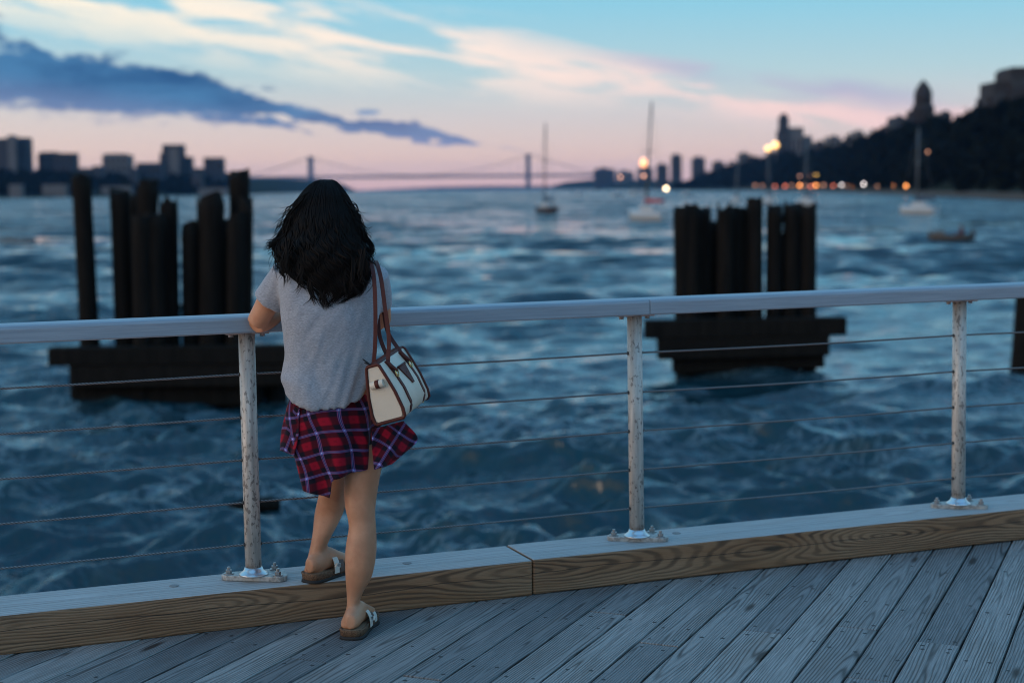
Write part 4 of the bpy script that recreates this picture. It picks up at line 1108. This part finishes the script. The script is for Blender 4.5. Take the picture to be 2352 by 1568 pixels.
# arms: elbows at the front edge of the rail, forearms folded on top of it
def arm(S, E, W, H, side):
    pts = catmull([S, S.lerp(E, 0.5), E], 6); n = len(pts)
    body.tube(pts, [0.047 - 0.012 * (i / (n - 1)) for i in range(n)], 18)
    body.tube(catmull([E + (E - W).normalized() * 0.004, E.lerp(W, 0.35), W], 6), [0.035, 0.037, 0.039, 0.040, 0.040, 0.039, 0.037, 0.034, 0.031, 0.028, 0.025, 0.024, 0.023], 18)
    dv = (H - W).normalized(); lat = dv.cross(Vector((0, 0, 1))).normalized()
    body.tube([W, W.lerp(H, 0.4), W.lerp(H, 0.8), H], [(0.016, 0.026), (0.015, 0.036), (0.014, 0.04), (0.011, 0.036)], 16, up=(0, 0, 1))
    for k, (o_, ln) in enumerate(((-0.03, 0.058), (-0.01, 0.07), (0.011, 0.066), (0.03, 0.052))):
        b0 = H - dv * 0.012 + lat * o_; k1 = b0 + dv * ln * 0.5 + lat * o_ * 0.12 + Vector((0, 0, 0.004)); k2 = k1 + dv * ln * 0.5 - Vector((0, 0, 0.012))
        body.tube([b0, k1, k2], [0.0095, 0.0088, 0.0075], 8)
    tb = W.lerp(H, 0.3) + lat * 0.03 * side; body.tube([tb, tb + dv * 0.028 + lat * 0.022 * side, tb + dv * 0.055 + lat * 0.026 * side - Vector((0, 0, 0.006))], [0.0115, 0.0105, 0.0085], 8)
SL, SR = P(650, 634, 5.315), P(862, 636, 5.35)
EL = P(589, 742, 5.385); ER = P(876, 738, 5.50)
arm(SL, EL, rail_top(690, 0.0, 0.026), rail_top(735, 0.005, 0.02), 1)
arm(SR, ER, rail_top(800, 0.03, 0.05), rail_top(755, 0.035, 0.046), -1)
# feet on their footbeds
def foot_frame(px, py, d, z, ang): return Matrix.Translation(Vector((P(px, py, d).x, d + D_OFF, z))) @ Matrix.Rotation(R(90) - R(ang), 4, 'Z')
SOLE = 0.031
FR = foot_frame(*z8(560, 1400), 5.178, 0.0, 9)
FL = foot_frame(*z8(232, 960), 5.425, KERB_H, 33)
def foot(M_):
    prof = [(0.004, 0.018, 0.030, 0.030), (0.02, 0.028, 0.036, 0.034), (0.05, 0.030, 0.046, 0.040), (0.085, 0.030, 0.052, 0.044), (0.12, 0.033, 0.048, 0.036), (0.155, 0.039, 0.036, 0.026), (0.185, 0.041, 0.026, 0.020), (0.205, 0.038, 0.020, 0.016), (0.222, 0.030, 0.014, 0.012)]
    rings = []
    for (x, w, h, zc_) in prof:
        rings.append([M_ @ Vector((x, math.cos(k * math.pi / 10) * w, SOLE + 0.001 + max(0.0, zc_ * 0.85 + math.sin(k * math.pi / 10) * h * 0.85))) for k in range(20)])
    body.rings(rings)
    for k, (yy, ln, rr_) in enumerate(((0.026, 0.232, 0.0115), (0.008, 0.236, 0.008), (-0.006, 0.230, 0.0078), (-0.019, 0.222, 0.0075), (-0.031, 0.212, 0.007))):
        body.tube([M_ @ Vector((0.19, yy, SOLE + 0.014)), M_ @ Vector((ln - 0.012, yy, SOLE + 0.012)), M_ @ Vector((ln, yy, SOLE + 0.009))], [rr_, rr_, rr_ * 0.7], 8)
foot(FR); foot(FL)
bm_ = remeshed(body, 'body', 0.0055, 5, 0.5)
bm_.transform(Matrix.Translation(-woman.location))
link('body', bm_, woman, M_SKIN)

# sandals
def sole_outline(grow=0.0):
    pts = []
    tabw = [(-0.006, 0.016), (0.0, 0.029), (0.012, 0.039), (0.05, 0.043), (0.10, 0.040), (0.14, 0.041), (0.18, 0.048), (0.21, 0.047), (0.232, 0.038), (0.246, 0.018)]
    up = [(x, w + grow - (0.004 if 0.06 < x < 0.13 else 0)) for x, w in tabw]; dn = [(x, -(w + grow)) for x, w in reversed(tabw)]
    q = [Vector((x, y, 0)) for x, y in up + dn]
    return q
def sandal(M_, label):
    o = sole_outline(0.0); mb = MB(); n = len(o)
    rr_ = [(0.0, 0.002), (0.006, 0.001), (0.010, -0.0015), (SOLE - 0.006, 0.0), (SOLE + 0.001, 0.002), (SOLE + 0.003, 0.0005), (SOLE - 0.001, -0.006)]
    def ring(g, z): return [M_ @ Vector((0.12 + (p.x - 0.12) * (1 + g * 8), p.y * (1 + g * 22), z)) for p in o]
    mb.rings([ring(g, z) for z, g in rr_[2:]], True, (True, True)); cork = mb.build('sandal', M_CORK, woman, bevel=0.0); cork['label'] = label
    mb = MB(); mb.rings([ring(g, z) for z, g in rr_[:3]], True, (True, True)); mb.build('outsole', M_RUBBER, cork)
    mb = MB(); mb.rings([ring(-0.009, SOLE - 0.002), ring(-0.009, SOLE + 0.0005)], True, (True, True)); mb.build('footbed', M_SUEDE, cork)
    for (x0, x1, x2, hgt, m, nm) in ((0.098, 0.118, 0.10, 0.062, M_STRAPW, 'strap'), (0.135, 0.150, 0.128, 0.05, M_STRAPB, 'strap'), (0.158, 0.178, 0.165, 0.042, M_STRAPW, 'strap')):
        rows = []; hw = 0.0125
        for k in range(17):
            th = math.pi * k / 16; y = math.cos(th) * 0.046; z = SOLE - 0.012 + math.sin(th) ** 0.75 * hgt
            x = x0 + (x2 - x0) * k / 16 + (x1 - x0) * math.sin(th) * 0.5
            no = Vector((0, math.cos(th), math.sin(th)))
            rows.append([M_ @ Vector((x - hw, y, z)), M_ @ (Vector((x - hw, y, z)) + no * 0.0035), M_ @ (Vector((x + hw, y, z)) + no * 0.0035), M_ @ Vector((x + hw, y, z))])
        mb = MB(); mb.rings(rows, True, (True, True), smooth=False); mb.build(nm, m, cork, bevel=0.0008, seg=1)
    mb = MB(); mb.box((0.112, -0.046, SOLE + 0.012), (0.018, 0.004, 0.016)); mb.v = [tuple(M_ @ Vector(v)) for v in mb.v]; mb.build('buckle', MATS['bolt_steel'], cork, bevel=0.001)
    mb = MB(); mb.tube([M_ @ Vector((0.10, -0.05, SOLE + 0.02)), M_ @ Vector((0.085, -0.062, SOLE + 0.03)), M_ @ Vector((0.07, -0.064, SOLE + 0.018))], [(0.001, 0.005), (0.001, 0.005), (0.001, 0.003)], 6); mb.build('strap_end', M_STRAPW, cork)
sandal(FR, 'sandal flat on the deck'); sandal(FL, 'sandal resting on the kerb')

# T-shirt
tee = MB()
def tee_hem(px, back):
    if not back: return lerp_table([(640, 862), (700, 900), (760, 905), (820, 890), (860, 862)], px)
    return lerp_table([(640, 862), (652, 880), (666, 903), (690, 917), (733, 931), (780, 930), (820, 917), (845, 890), (860, 862)], px)
tab = dense([(704, 800, 586, 5.325, .062), (674, 850, 597, 5.32, .085), (652, 870, 612, 5.315, .104), (643, 879, 640, 5.31, .116), (648, 874, 700, 5.30, .12), (655, 866, 760, 5.298, .118), (658, 860, 815, 5.296, .116), (653, 857, 848, 5.294, .117), (646, 856, 866, 5.292, .118), (656, 853, 890, 5.29, .12), (664, 850, 935, 5.288, .118)], 4)
nT = 64; rings = []
def tab_at(y):
    for a, b_ in zip(tab, tab[1:]):
        if y <= b_[2]: f = (y - a[2]) / max(b_[2] - a[2], 1e-6); return tuple(p + (q - p) * f for p, q in zip(a, b_))
    return tab[-1]
for i in range(40):
    u = i / 39; ring = []
    for k in range(nT):
        th = 2 * math.pi * k / nT; y = 586 + (900 - 586) * u
        for _ in range(3):
            r_ = tab_at(y); px = (r_[0] + r_[1]) / 2 + (r_[1] - r_[0]) / 2 * math.cos(th)
            hem = tee_hem(px, math.sin(th) < 0); y = 586 + (hem - 586) * u
        r_ = tab_at(y); c = P((r_[0] + r_[1]) / 2, y, r_[3]); a = (r_[1] - r_[0]) / 2 * r_[3] / FPX
        cx, sx = math.cos(th), math.sin(th)
        x = a * math.copysign(abs(cx) ** 0.87, cx); yy = r_[4] * math.copysign(abs(sx) ** 0.87, sx)
        ring.append(c + Vector((x, yy + x * 0.18, 0)))
    rings.append(ring)
tee.rings(rings)
def sleeve(S, E, r0, r1):
    pts = catmull([S, S.lerp(E, 0.5), E], 5); n = len(pts); tee.tube(pts, [(r0 + (r1 - r0) * i / (n - 1)) for i in range(n)], 24)
shL = P(662, 628, 5.31); hemL = P(620, 694, 5.345)
sleeve(shL, hemL, 0.058, 0.056)
shR = P(856, 632, 5.345); hemR = P(872, 704, 5.41)
sleeve(shR, hemR, 0.055, 0.044)
tm = remeshed(tee, 'tshirt', 0.0055, 4, 0.5)
co_ = np.empty(len(tm.vertices) * 3); tm.vertices.foreach_get('co', co_); co_ = co_.reshape(-1, 3)
no_ = np.array([v.normal for v in tm.vertices])
for i, v in enumerate(co_):
    z = v[2]; q = Vector((v[0], v[1], v[2]))
    low = min(1.0, max(0.0, (1.20 - z) / 0.35))
    f = 0.008 * low * (mnoise.noise(Vector((v[0] * 15 + z * 4.5, v[1] * 9, z * 2.2))) ) + 0.007 * mnoise.noise(Vector((v[0] * 9 + 3 + z * 3, v[1] * 9, z * 7))) + 0.0035 * mnoise.noise(Vector((v[0] * 26, v[1] * 22, z * 20 - v[0] * 24)))
    # drag lines from the bag strap down to the waist
    dx = (v[0] + 0.455) + (z - 1.0) * -0.32
    f += 0.006 * low * math.exp(-(dx / 0.05) ** 2) * math.sin(dx * 150)
    co_[i] += no_[i] * f
tm.vertices.foreach_set('co', co_.ravel()); tm.update(); tm.transform(Matrix.Translation(-woman.location))
link('tshirt', tm, woman, M_TEE)

# plaid overshirt tied round the hips
def cloth(name, V, UV, nu, nv, parent, closed=False, solid=0.0022):
    me = bpy.data.meshes.new(name); F = []
    for i in range(nv - 1):
        for j in range(nu - (0 if closed else 1)):
            a = i * nu + j; b_ = i * nu + (j + 1) % nu; F.append((a, b_, b_ + nu, a + nu))
    l = woman.location; me.from_pydata([(v.x - l.x, v.y - l.y, v.z - l.z) for v in V], [], F); me.update()
    uvl = me.uv_layers.new(name='UVMap')
    for p in me.polygons:
        js = [me.loops[li].vertex_index for li in p.loop_indices]; us = [UV[j] for j in js]
        if closed and max(u[0] for u in us) - min(u[0] for u in us) > 0.3: us = [(u[0] + (UV_W if u[0] < 0.3 else 0), u[1]) for u in us]
        for li, u in zip(p.loop_indices, us): uvl.data[li].uv = u
        p.use_smooth = True
    o = link(name, me, parent, M_PLAID)
    if solid: s_ = o.modifiers.new('t', 'SOLIDIFY'); s_.thickness = solid; s_.offset = -1
    return o
ptab = dense([(676, 842, 868, 5.305, .095), (669, 850, 905, 5.305, .106), (660, 862, 950, 5.305, .13), (668, 866, 1000, 5.305, .132), (682, 866, 1050, 5.31, .13), (690, 866, 1100, 5.315, .126), (696, 866, 1140, 5.32, .122)], 4)
def ptab_at(y):
    for a, b_ in zip(ptab, ptab[1:]):
        if y <= b_[2]: f = (y - a[2]) / max(b_[2] - a[2], 1e-6); return tuple(p + (q - p) * f for p, q in zip(a, b_))
    return ptab[-1]
def hem_p(px, back):
    if back: return lerp_table([(655, 1046), (676, 1066), (692, 1100), (702, 1106), (735, 1117), (764, 1128), (767, 1128), (773, 1086), (797, 1078), (848, 1066), (870, 1072)], px)
    return lerp_table([(660, 1046), (700, 1040), (760, 990), (830, 1010), (870, 1066)], px)
nu, nv = 120, 40; V = []; UVc = []; UV_W = 0.68
for i in range(nv):
    u = i / (nv - 1)
    for j in range(nu):
        th = -math.pi * 2 * j / nu + math.pi              # runs left -> back -> right when seen from behind
        cx, sx = math.cos(th), math.sin(-abs(0) + 1) and math.sin(th)
        y = 868 + 200 * u
        for _ in range(3):
            r_ = ptab_at(y); px = (r_[0] + r_[1]) / 2 + (r_[1] - r_[0]) / 2 * cx; y = 868 + (hem_p(px, sx < 0.1) - 868) * u
        r_ = ptab_at(y); c = P((r_[0] + r_[1]) / 2, y, r_[3]); a = (r_[1] - r_[0]) / 2 * r_[3] / FPX
        fold = (0.015 * math.sin(th * 7 + 1.5 * math.sin(th * 2 + 2.5 * u)) + 0.008 * mnoise.noise(Vector((cx * 4, sx * 4, u * 2.2)))) * (0.15 + 0.85 * u)
        x = (a + fold) * math.copysign(abs(cx) ** 0.9, cx); yy = (r_[4] + fold) * math.copysign(abs(sx) ** 0.9, sx)
        V.append(c + Vector((x, yy + x * 0.15, 0)))
        s = j / nu * UV_W; vv = (y - 868) * 1.476e-3
        UVc.append((s + vv * 0.16 + 0.004 * math.sin(vv * 40 + s * 25) + 0.012, vv - 0.12 * s + 0.008 * math.sin(s * 28) + 0.2))
# the back lies at negative y offset: mirror so j runs left to right behind
plaid = cloth('plaid_shirt', V, UVc, nu, nv, woman, True)
def patch(name, outline_l, outline_r, dl, dr_, rot, uv0, rip, n=22, m=26, parent=plaid):
    """sheet between a left and a right photo outline, rippled in depth"""
    A = catmull([Vector((x, y, d)) for (x, y), d in zip(outline_l, dl)], 8); B = catmull([Vector((x, y, d)) for (x, y), d in zip(outline_r, dr_)], 8)
    V, UV = [], []
    for i in range(m):
        f = i / (m - 1); ia = f * (len(A) - 1); ib = f * (len(B) - 1)
        a = A[int(ia)].lerp(A[min(int(ia) + 1, len(A) - 1)], ia % 1); b_ = B[int(ib)].lerp(B[min(int(ib) + 1, len(B) - 1)], ib % 1)
        for j in range(n):
            g = j / (n - 1); q = a.lerp(b_, g); d = q.z + rip * math.sin(g * 7 + f * 3) * (0.3 + 0.7 * f) + rip * 0.6 * mnoise.noise(Vector((g * 3, f * 3, uv0[0])))
            V.append(P(q.x, q.y, d)); X = (q.x) * 1.476e-3; Y = (q.y) * 1.476e-3
            UV.append((X * math.cos(rot) + Y * math.sin(rot) + uv0[0], -X * math.sin(rot) + Y * math.cos(rot) + uv0[1] + 0.006 * math.sin(g * 6)))
    return cloth(name, V, UV, n, m, parent)
# gathered sleeve hanging at the left hip and a tail blown out to the right
patch('hanging_sleeve', [(672, 900), (660, 940), (648, 985), (644, 1034)], [(690, 900), (688, 950), (686, 1000), (676, 1046)], [5.25, 5.235, 5.23, 5.235], [5.20, 5.185, 5.18, 5.19], 0.35, (0.03, 0.02), 0.008)
patch('blown_tail', [z2(735, 330), z2(735, 430), z2(742, 500), z2(748, 552)], [z2(905, 285), z2(985, 380), z2(920, 455), z2(845, 520)], [5.20, 5.19, 5.185, 5.185], [5.26, 5.27, 5.24, 5.21], 0.55, (0.02, 0.04), 0.012)

# hair: a dark mass of wavy locks
sil = [(88, 556, 576), (92, 530, 595), (100, 498, 618), (125, 462, 642), (150, 436, 662), (200, 398, 696), (250, 366, 722), (300, 343, 746), (350, 328, 760), (400, 318, 764), (450, 300, 774), (500, 285, 792), (550, 292, 796), (600, 302, 800), (650, 322, 798), (700, 365, 788), (750, 408, 770), (800, 445, 690), (830, 500, 640)]
silp = [(z1(0, a)[1], z1(b_, 0)[0], z1(c, 0)[0]) for a, b_, c in sil]
lt = [(y, a) for y, a, b_ in silp]; rt = [(y, b_) for y, a, b_ in silp]
dct = [(412, 5.375), (470, 5.37), (540, 5.33), (600, 5.27), (650, 5.235), (720, 5.20)]
dry = [(412, .012), (416, .04), (425, .065), (450, .10), (500, .125), (560, .12), (600, .10), (650, .06), (720, .025)]
def hair_pt(s_, y, out=1.0):
    """s_: -1 left .. 1 right around the back of the head at photo row y."""
    l, r_ = lerp_table(lt, y), lerp_table(rt, y); cx = (l + r_) / 2; hw = (r_ - l) / 2
    an = s_ * math.pi / 2 * 1.12; out = out * lerp_table([(412, 1.0), (450, 0.985), (500, 0.94), (600, 0.94), (650, 1.0)], y)
    return P(cx + hw * math.sin(an) * out, y, lerp_table(dct, y) - lerp_table(dry, y) * math.cos(an) * out)
hm = MB(); rings = []
for k in range(34):
    y = 412.5 + (668 - 412.5) * (k / 33) ** 1.25; ring = []
    for j in range(40):
        an = 2 * math.pi * j / 40; l, r_ = lerp_table(lt, y), lerp_table(rt, y); cx = (l + r_) / 2; hw = (r_ - l) / 2 * lerp_table([(412, 0.96), (450, 0.93), (500, 0.86), (560, 0.84), (640, 0.84)], y)
        front = lerp_table([(412, 1.0), (450, 0.85), (480, 0.35), (700, 0.2)], y)
        sn = math.sin(an); ring.append(P(cx + hw * math.cos(an), y, lerp_table(dct, y) + lerp_table(dry, y) * 0.93 * sn * (1.0 if sn < 0 else front)))
    rings.append(ring)
hm.rings(rings)
hr = random.Random(17)
for k in range(1250):
    s0 = hr.uniform(-1, 1); y0 = 413 + 70 * hr.random() ** 1.6
    yend_max = lerp_table([(-1.0, 664), (-0.7, 692), (-0.2, 706), (0.1, 697), (0.5, 690), (0.8, 676), (1.0, 650)], s0)
    y1 = yend_max + 8 - 60 * hr.random() ** 1.6 - (hr.random() < 0.25) * 70 * hr.random()
    amp = hr.uniform(0.02, 0.11) ; wl = hr.uniform(38, 80); ph = hr.uniform(0, 6.28); drift = hr.uniform(-0.12, 0.12); lift = hr.uniform(0.97, 1.03)
    nseg = 20; pts = []; cl = math.floor(s0 * 9) * 1.7          # neighbouring strands share a wave, so the hair falls in locks
    for i in range(nseg):
        u = i / (nseg - 1); y = y0 + (y1 - y0) * u
        wave = math.sin(y / 56 * 6.28 + cl); own = math.sin(y / wl * 6.28 + ph)
        k_low = max(0.0, min(1.0, (y - 470) / 120))
        pts.append(hair_pt(s0 * (0.9 + 0.1 * u) + (0.065 * wave + amp * 0.6 * own) * k_low + drift * u * u * 0.5, y, lift + (0.08 * math.sin(y / 56 * 6.28 + cl + 1.2) + 0.06 * own) * k_low))
    w_ = hr.uniform(0.0014, 0.0038)
    hm.tube(pts, [w_ * (0.4 + 0.6 * min(1, 4 * i / nseg)) * (1 - 0.92 * max(0, (i / (nseg - 1) - 0.6) / 0.4)) for i in range(nseg)], 4, cap=(False, False))
def lock(pts, w_, n=5, seg=7):
    q = catmull([P(*z1(a, b_), d) for a, b_, d in pts], seg); m = len(q)
    hm.tube(q, [w_ * (1 - 0.9 * (i / (m - 1)) ** 1.5) for i in range(m)], n, cap=(False, False))
# loose curls that leave the outline at both sides
CURLS = [[(360, 300), (322, 370), (285, 430), (250, 470), (222, 480), (200, 500)], [(350, 330), (300, 400), (268, 450), (262, 500), (290, 545), (312, 590)], [(345, 380), (318, 450), (300, 520), (318, 580), (350, 640), (335, 690)], [(340, 360), (300, 420), (262, 455), (232, 458), (216, 466)],
         [(360, 480), (322, 530), (305, 590), (322, 650), (322, 700)], [(740, 340), (766, 400), (762, 450), (790, 490), (826, 500), (822, 535), (790, 545), (764, 540)], [(744, 360), (776, 420), (812, 455), (830, 490), (815, 520), (780, 520), (752, 500)], [(730, 420), (700, 470), (720, 520), (770, 560), (800, 560), (815, 540)],
         [(756, 500), (786, 560), (802, 600), (790, 640), (806, 622)], [(742, 560), (770, 620), (768, 670), (730, 690), (762, 706)], [(690, 620), (720, 690), (720, 720), (690, 735), (734, 742)]]
for k in range(260):
    c_ = CURLS[k % len(CURLS)]; g = hr.gauss(0, 7); h = hr.gauss(0, 9); cut = hr.randint(0, 1)
    q = [(a + g + hr.gauss(0, 3.5), b_ + h + hr.gauss(0, 3.5), 5.335 - 0.03 * i * (1 if b_ > 560 else 0.35)) for i, (a, b_) in enumerate(c_[:len(c_) - cut])]
    if c_[0][1] > 470: q = [(a, b_, 5.19 - 0.004 * i) for i, (a, b_, d) in enumerate(q)]
    lock(q, hr.uniform(0.0008, 0.0032), 4, 5)
for k in range(90):                                     # ends that fan over the shirt
    j = lambda a: a + hr.gauss(0, 10)
    x0 = hr.choice((330, 420, 480, 540, 600, 660, 720, 770)); yb_ = {330: 640, 420: 720, 480: 790, 540: 810, 600: 770, 660: 750, 720: 740, 770: 690}[x0]
    lock([(j(x0 + 10), j(yb_ - 190), 5.19), (j(x0 - 4), j(yb_ - 90), 5.178), (j(x0), j(yb_ - 30), 5.174), (j(x0 + hr.choice((-30, 28, 50))), j(yb_ + 20), 5.172)], hr.uniform(0.0015, 0.004))
for k in range(230):                                    # wind-blown curls along both edges
    sd = -1 if k % 2 else 1; y = hr.uniform(440, 590); n_ = hr.randint(5, 8); ph = hr.uniform(0, 6.28); om = hr.uniform(0.9, 1.5); am = hr.uniform(4, 13); grow = hr.uniform(-1, 24); dp = hr.uniform(5.27, 5.37)
    pts = []
    for i in range(n_):
        u = i / (n_ - 1); yy = y + i * hr.uniform(9, 15) - 10 * u * u * (grow > 14)
        e = lerp_table(lt if sd < 0 else rt, yy); pts.append(P(e - sd * 10 * (1 - u) + sd * (grow * u ** 1.4 + am * math.sin(ph + om * i) * min(1, 0.3 + u)), yy, dp - 0.06 * max(0, (yy - 560) / 100)))
    w_ = hr.uniform(0.0008, 0.0030); q = catmull(pts, 4); hm.tube(q, [w_ * (1 - 0.85 * (i / (len(q) - 1)) ** 2) for i in range(len(q))], 4, cap=(False, False))
for k in range(150):                                     # single fly-away hairs
    y = hr.uniform(415, 600); s_ = hr.choice((-1, 1)); a = hair_pt(s_ * 0.88, y); pts = [a]
    for i in range(5): a = a + Vector((s_ * hr.uniform(-0.001, 0.008), hr.uniform(-0.006, 0.006), -hr.uniform(0.004, 0.02))); pts.append(a)
    hm.tube(catmull(pts, 3), 0.0008, 3, cap=(False, False))
hm.build('hair', M_HAIR, woman)

# ------------------------------------------------------------------ handbag
def m_cream(t, b):
    co = t.coord('Object'); v = t.voronoi(co, 330.0); n = t.noise(co, 14.0, 3)
    t.link(t.mix(n, (0.50, 0.44, 0.34), (0.62, 0.56, 0.46)), b.inputs['Base Color']); t.link(t.bump(v, 0.35, 0.0012), b.inputs['Normal'])
M_CREAM = material('cream_pebbled_leather', m_cream, rough=0.45, spec=0.4)
def m_brownl(t, b):
    n = t.noise(t.coord('Object'), 40.0, 3); t.link(t.mix(n, (0.05, 0.010, 0.008), (0.095, 0.022, 0.013)), b.inputs['Base Color'])
M_BROWNL = material('chestnut_leather', m_brownl, rough=0.55, spec=0.25)
M_BRASS = material('brass', color=(0.75, 0.52, 0.22), rough=0.25, metal=1.0)
BL = 0.27
yawb, rollb, pitb = R(-14), R(-16), R(6)
# local axes: x across (thickness, + = to the right), y along the bag (away from the camera), z up
bagM = Matrix.Translation(P(897, 967, 5.10)) @ Matrix.Rotation(yawb, 4, 'Z') @ Matrix.Rotation(pitb, 4, 'X') @ Matrix.Rotation(rollb, 4, 'Y')
bag = empty('handbag', bagM.translation, 'cream leather handbag with chestnut trim hanging from her right shoulder', 'handbag')
HB = 0.19
def bag_prof(y):
    bulge = math.sin(math.pi * min(1, max(0, y / BL))) * 0.017
    pts = [(-0.046, 0.0), (-0.052, 0.006), (-0.054 - bulge, 0.03), (-0.046 - bulge, 0.09), (-0.034 - bulge * 0.7, 0.14), (-0.022, 0.185), (-0.017, HB), (0.017, HB), (0.022, 0.185), (0.034 + bulge * 0.7, 0.14), (0.046 + bulge, 0.09), (0.054 + bulge, 0.03), (0.052, 0.006), (0.046, 0.0)]
    return pts
def bx(p): return bagM @ Vector(p)
mb = MB(); mb.rings([[bx((p[0], y, p[1])) for p in bag_prof(y)] for y in [0.004 + (BL - 0.008) * k / 12 for k in range(13)]], True, (True, True)); mb.build('bag_body', M_CREAM, bag)
for y in (0.0, BL):
    pr_ = [(a * 1.0, z) for a, z in bag_prof(0)]
    mb = MB(); mb.tube([bx((a * 1.03, y, z)) for a, z in pr_ + [pr_[0], pr_[1]]], 0.0055, 8); mb.build('piping', M_BROWNL, bag)
# end panel that sits inside the piping
mb = MB(); mb.rings([[bx((p[0] * 0.9, y_, 0.006 + p[1] * 0.94)) for p in bag_prof(0)] for y_ in (0.006, -0.0005)], True, (True, True)); mb.build('end_panel', M_CREAM, bag, bevel=0.001)
def band(y, sgn, z_lo, z_hi, wid, name, mat, lift=0.003):
    rows = []
    for k in range(12):
        z = z_lo + (z_hi - z_lo) * k / 11
        pf = bag_prof(y); xs = lerp_table([(p[1], abs(p[0])) for p in pf[:7]], z)
        rows.append([bx((sgn * (xs - 0.002), y - wid / 2, z)), bx((sgn * (xs + lift), y - wid / 2, z)), bx((sgn * (xs + lift), y + wid / 2, z)), bx((sgn * (xs - 0.002), y + wid / 2, z))])
    mb = MB(); mb.rings(rows, True, (True, True), smooth=False); return mb.build(name, mat, bag, bevel=0.0008, seg=1)
for y in (0.062, BL - 0.062):
    for sgn in (1, -1):
        bd = band(y, sgn, 0.004, 0.186, 0.016, 'trim_band', M_BROWNL)
    xs = lerp_table([(p[1], abs(p[0])) for p in bag_prof(y)[:7]], 0.135) + 0.006
    mb = MB(); pts = [bx((xs + 0.001, y + math.cos(a) * 0.011, 0.138 + math.sin(a) * 0.013)) for a in [k * math.pi / 6 for k in range(13)]]; mb.tube(pts, 0.0024, 6); mb.build('buckle', M_BRASS, bag)
    mb = MB(); mb.tube([bx((0.028, y, 0.185)), bx((0.038, y, 0.165)), bx((xs + 0.004, y, 0.145))], [(0.006, 0.009), (0.007, 0.010), (0.005, 0.009)], 8); mb.build('handle_tab', M_BROWNL, bag)
# clasp: a triangular tongue over the front
zc0, zc1 = 0.15, 0.085
fr = []
for (y, z) in ((BL / 2 - 0.034, zc0), (BL / 2 + 0.034, zc0), (BL / 2 + 0.008, zc1), (BL / 2 - 0.008, zc1)):
    xs = lerp_table([(p[1], abs(p[0])) for p in bag_prof(BL / 2)[:7]], z); fr.append((xs, y, z))
mb = MB(); mb.rings([[bx((x + l, y, z)) for x, y, z in fr] for l in (0.001, 0.006)], True, (True, True), smooth=False); cl = mb.build('clasp_tongue', M_BROWNL, bag, bevel=0.0015)
xs = fr[0][0]; mb = MB(); mb.cyl(bx((0.047, BL / 2, 0.118)), bx((0.057, BL / 2, 0.118)), 0.009, n=14); mb.build('turn_lock', M_BROWNL, cl)
mb = MB(); mb.tube([bx((fr[0][0] + 0.004, BL / 2 - 0.036, zc0)), bx((fr[0][0] + 0.004, BL / 2 + 0.036, zc0))], 0.004, 8); mb.build('clasp_bar', M_BROWNL, cl)
# rolled tab on the end panel
mb = MB(); mb.tube([bx((-0.024, -0.006, 0.128)), bx((0.022, -0.006, 0.128))], 0.0135, 16); rt_ = mb.build('rolled_tab', M_CREAM, bag, bevel=0.002)
mb = MB(); mb.tube([bx((-0.006, -0.006, 0.128)), bx((0.008, -0.006, 0.128))], 0.0143, 16); mb.build('tab_band', M_BROWNL, rt_)
mb = MB(); mb.rings([[bx((-0.02, y, HB - 0.002)), bx((0.02, y, HB - 0.002)), bx((0.016, y, HB + 0.006)), bx((-0.016, y, HB + 0.006))] for y in (0.0, BL / 2, BL)], True, (True, True), smooth=False); mb.build('top_frame', M_BROWNL, bag, bevel=0.0015)
for (a, b_) in (((-0.012, 0.02, HB), (-0.02, -0.01, HB + 0.03)), ((-0.002, 0.01, HB), (-0.014, -0.02, HB + 0.018))):
    mb = MB(); mb.tube([bx(a), bx(b_)], [0.0035, 0.002], 6); mb.build('zip_pull', MATS['black_rubber'], bag)
for (x_, y_) in ((-0.035, 0.03), (0.035, 0.03), (-0.035, BL - 0.03), (0.035, BL - 0.03)):
    mb = MB(); mb.cyl(bx((x_, y_, 0.0)), bx((x_, y_, -0.006)), 0.005, n=10); mb.build('stud', M_BRASS, bag)
def ribbon(pts, wid, th, mat, name, parent, ref):
    q = catmull(pts, 8); rows = []
    for i, p in enumerate(q):
        t_ = (q[min(i + 1, len(q) - 1)] - q[max(i - 1, 0)]).normalized(); rf = ref[0].lerp(ref[1], i / (len(q) - 1)); w_ = (rf - t_ * rf.dot(t_)).normalized(); n_ = t_.cross(w_)
        rows.append([p - w_ * wid / 2 - n_ * th / 2, p + w_ * wid / 2 - n_ * th / 2, p + w_ * wid / 2 + n_ * th / 2, p - w_ * wid / 2 + n_ * th / 2])
    mb = MB(); mb.rings(rows, True, (True, True), smooth=False); return mb.build(name, mat, parent, bevel=0.0008, seg=1)
X1 = Vector((1, 0, 0))
ribbon([bx((-0.022, 0.062, 0.178)), P(862, 780, 5.165), P(862, 700, 5.175), P(859, 640, 5.20), P(854, 611, 5.245), P(850, 598, 5.32), P(856, 620, 5.42), P(866, 700, 5.40), P(872, 770, 5.34), bx((-0.022, BL - 0.062, 0.178))], 0.0135, 0.0035, M_BROWNL, 'strap', bag, (X1, X1))
ribbon([bx((0.030, 0.062, 0.178)), P(893, 775, 5.17), P(884, 705, 5.185), P(876, 645, 5.21), P(868, 612, 5.25), P(863, 599, 5.325), P(868, 620, 5.43), P(880, 700, 5.42), P(890, 760, 5.38), bx((0.030, BL - 0.062, 0.178))], 0.0135, 0.0035, M_BROWNL, 'strap', bag, (X1, X1))
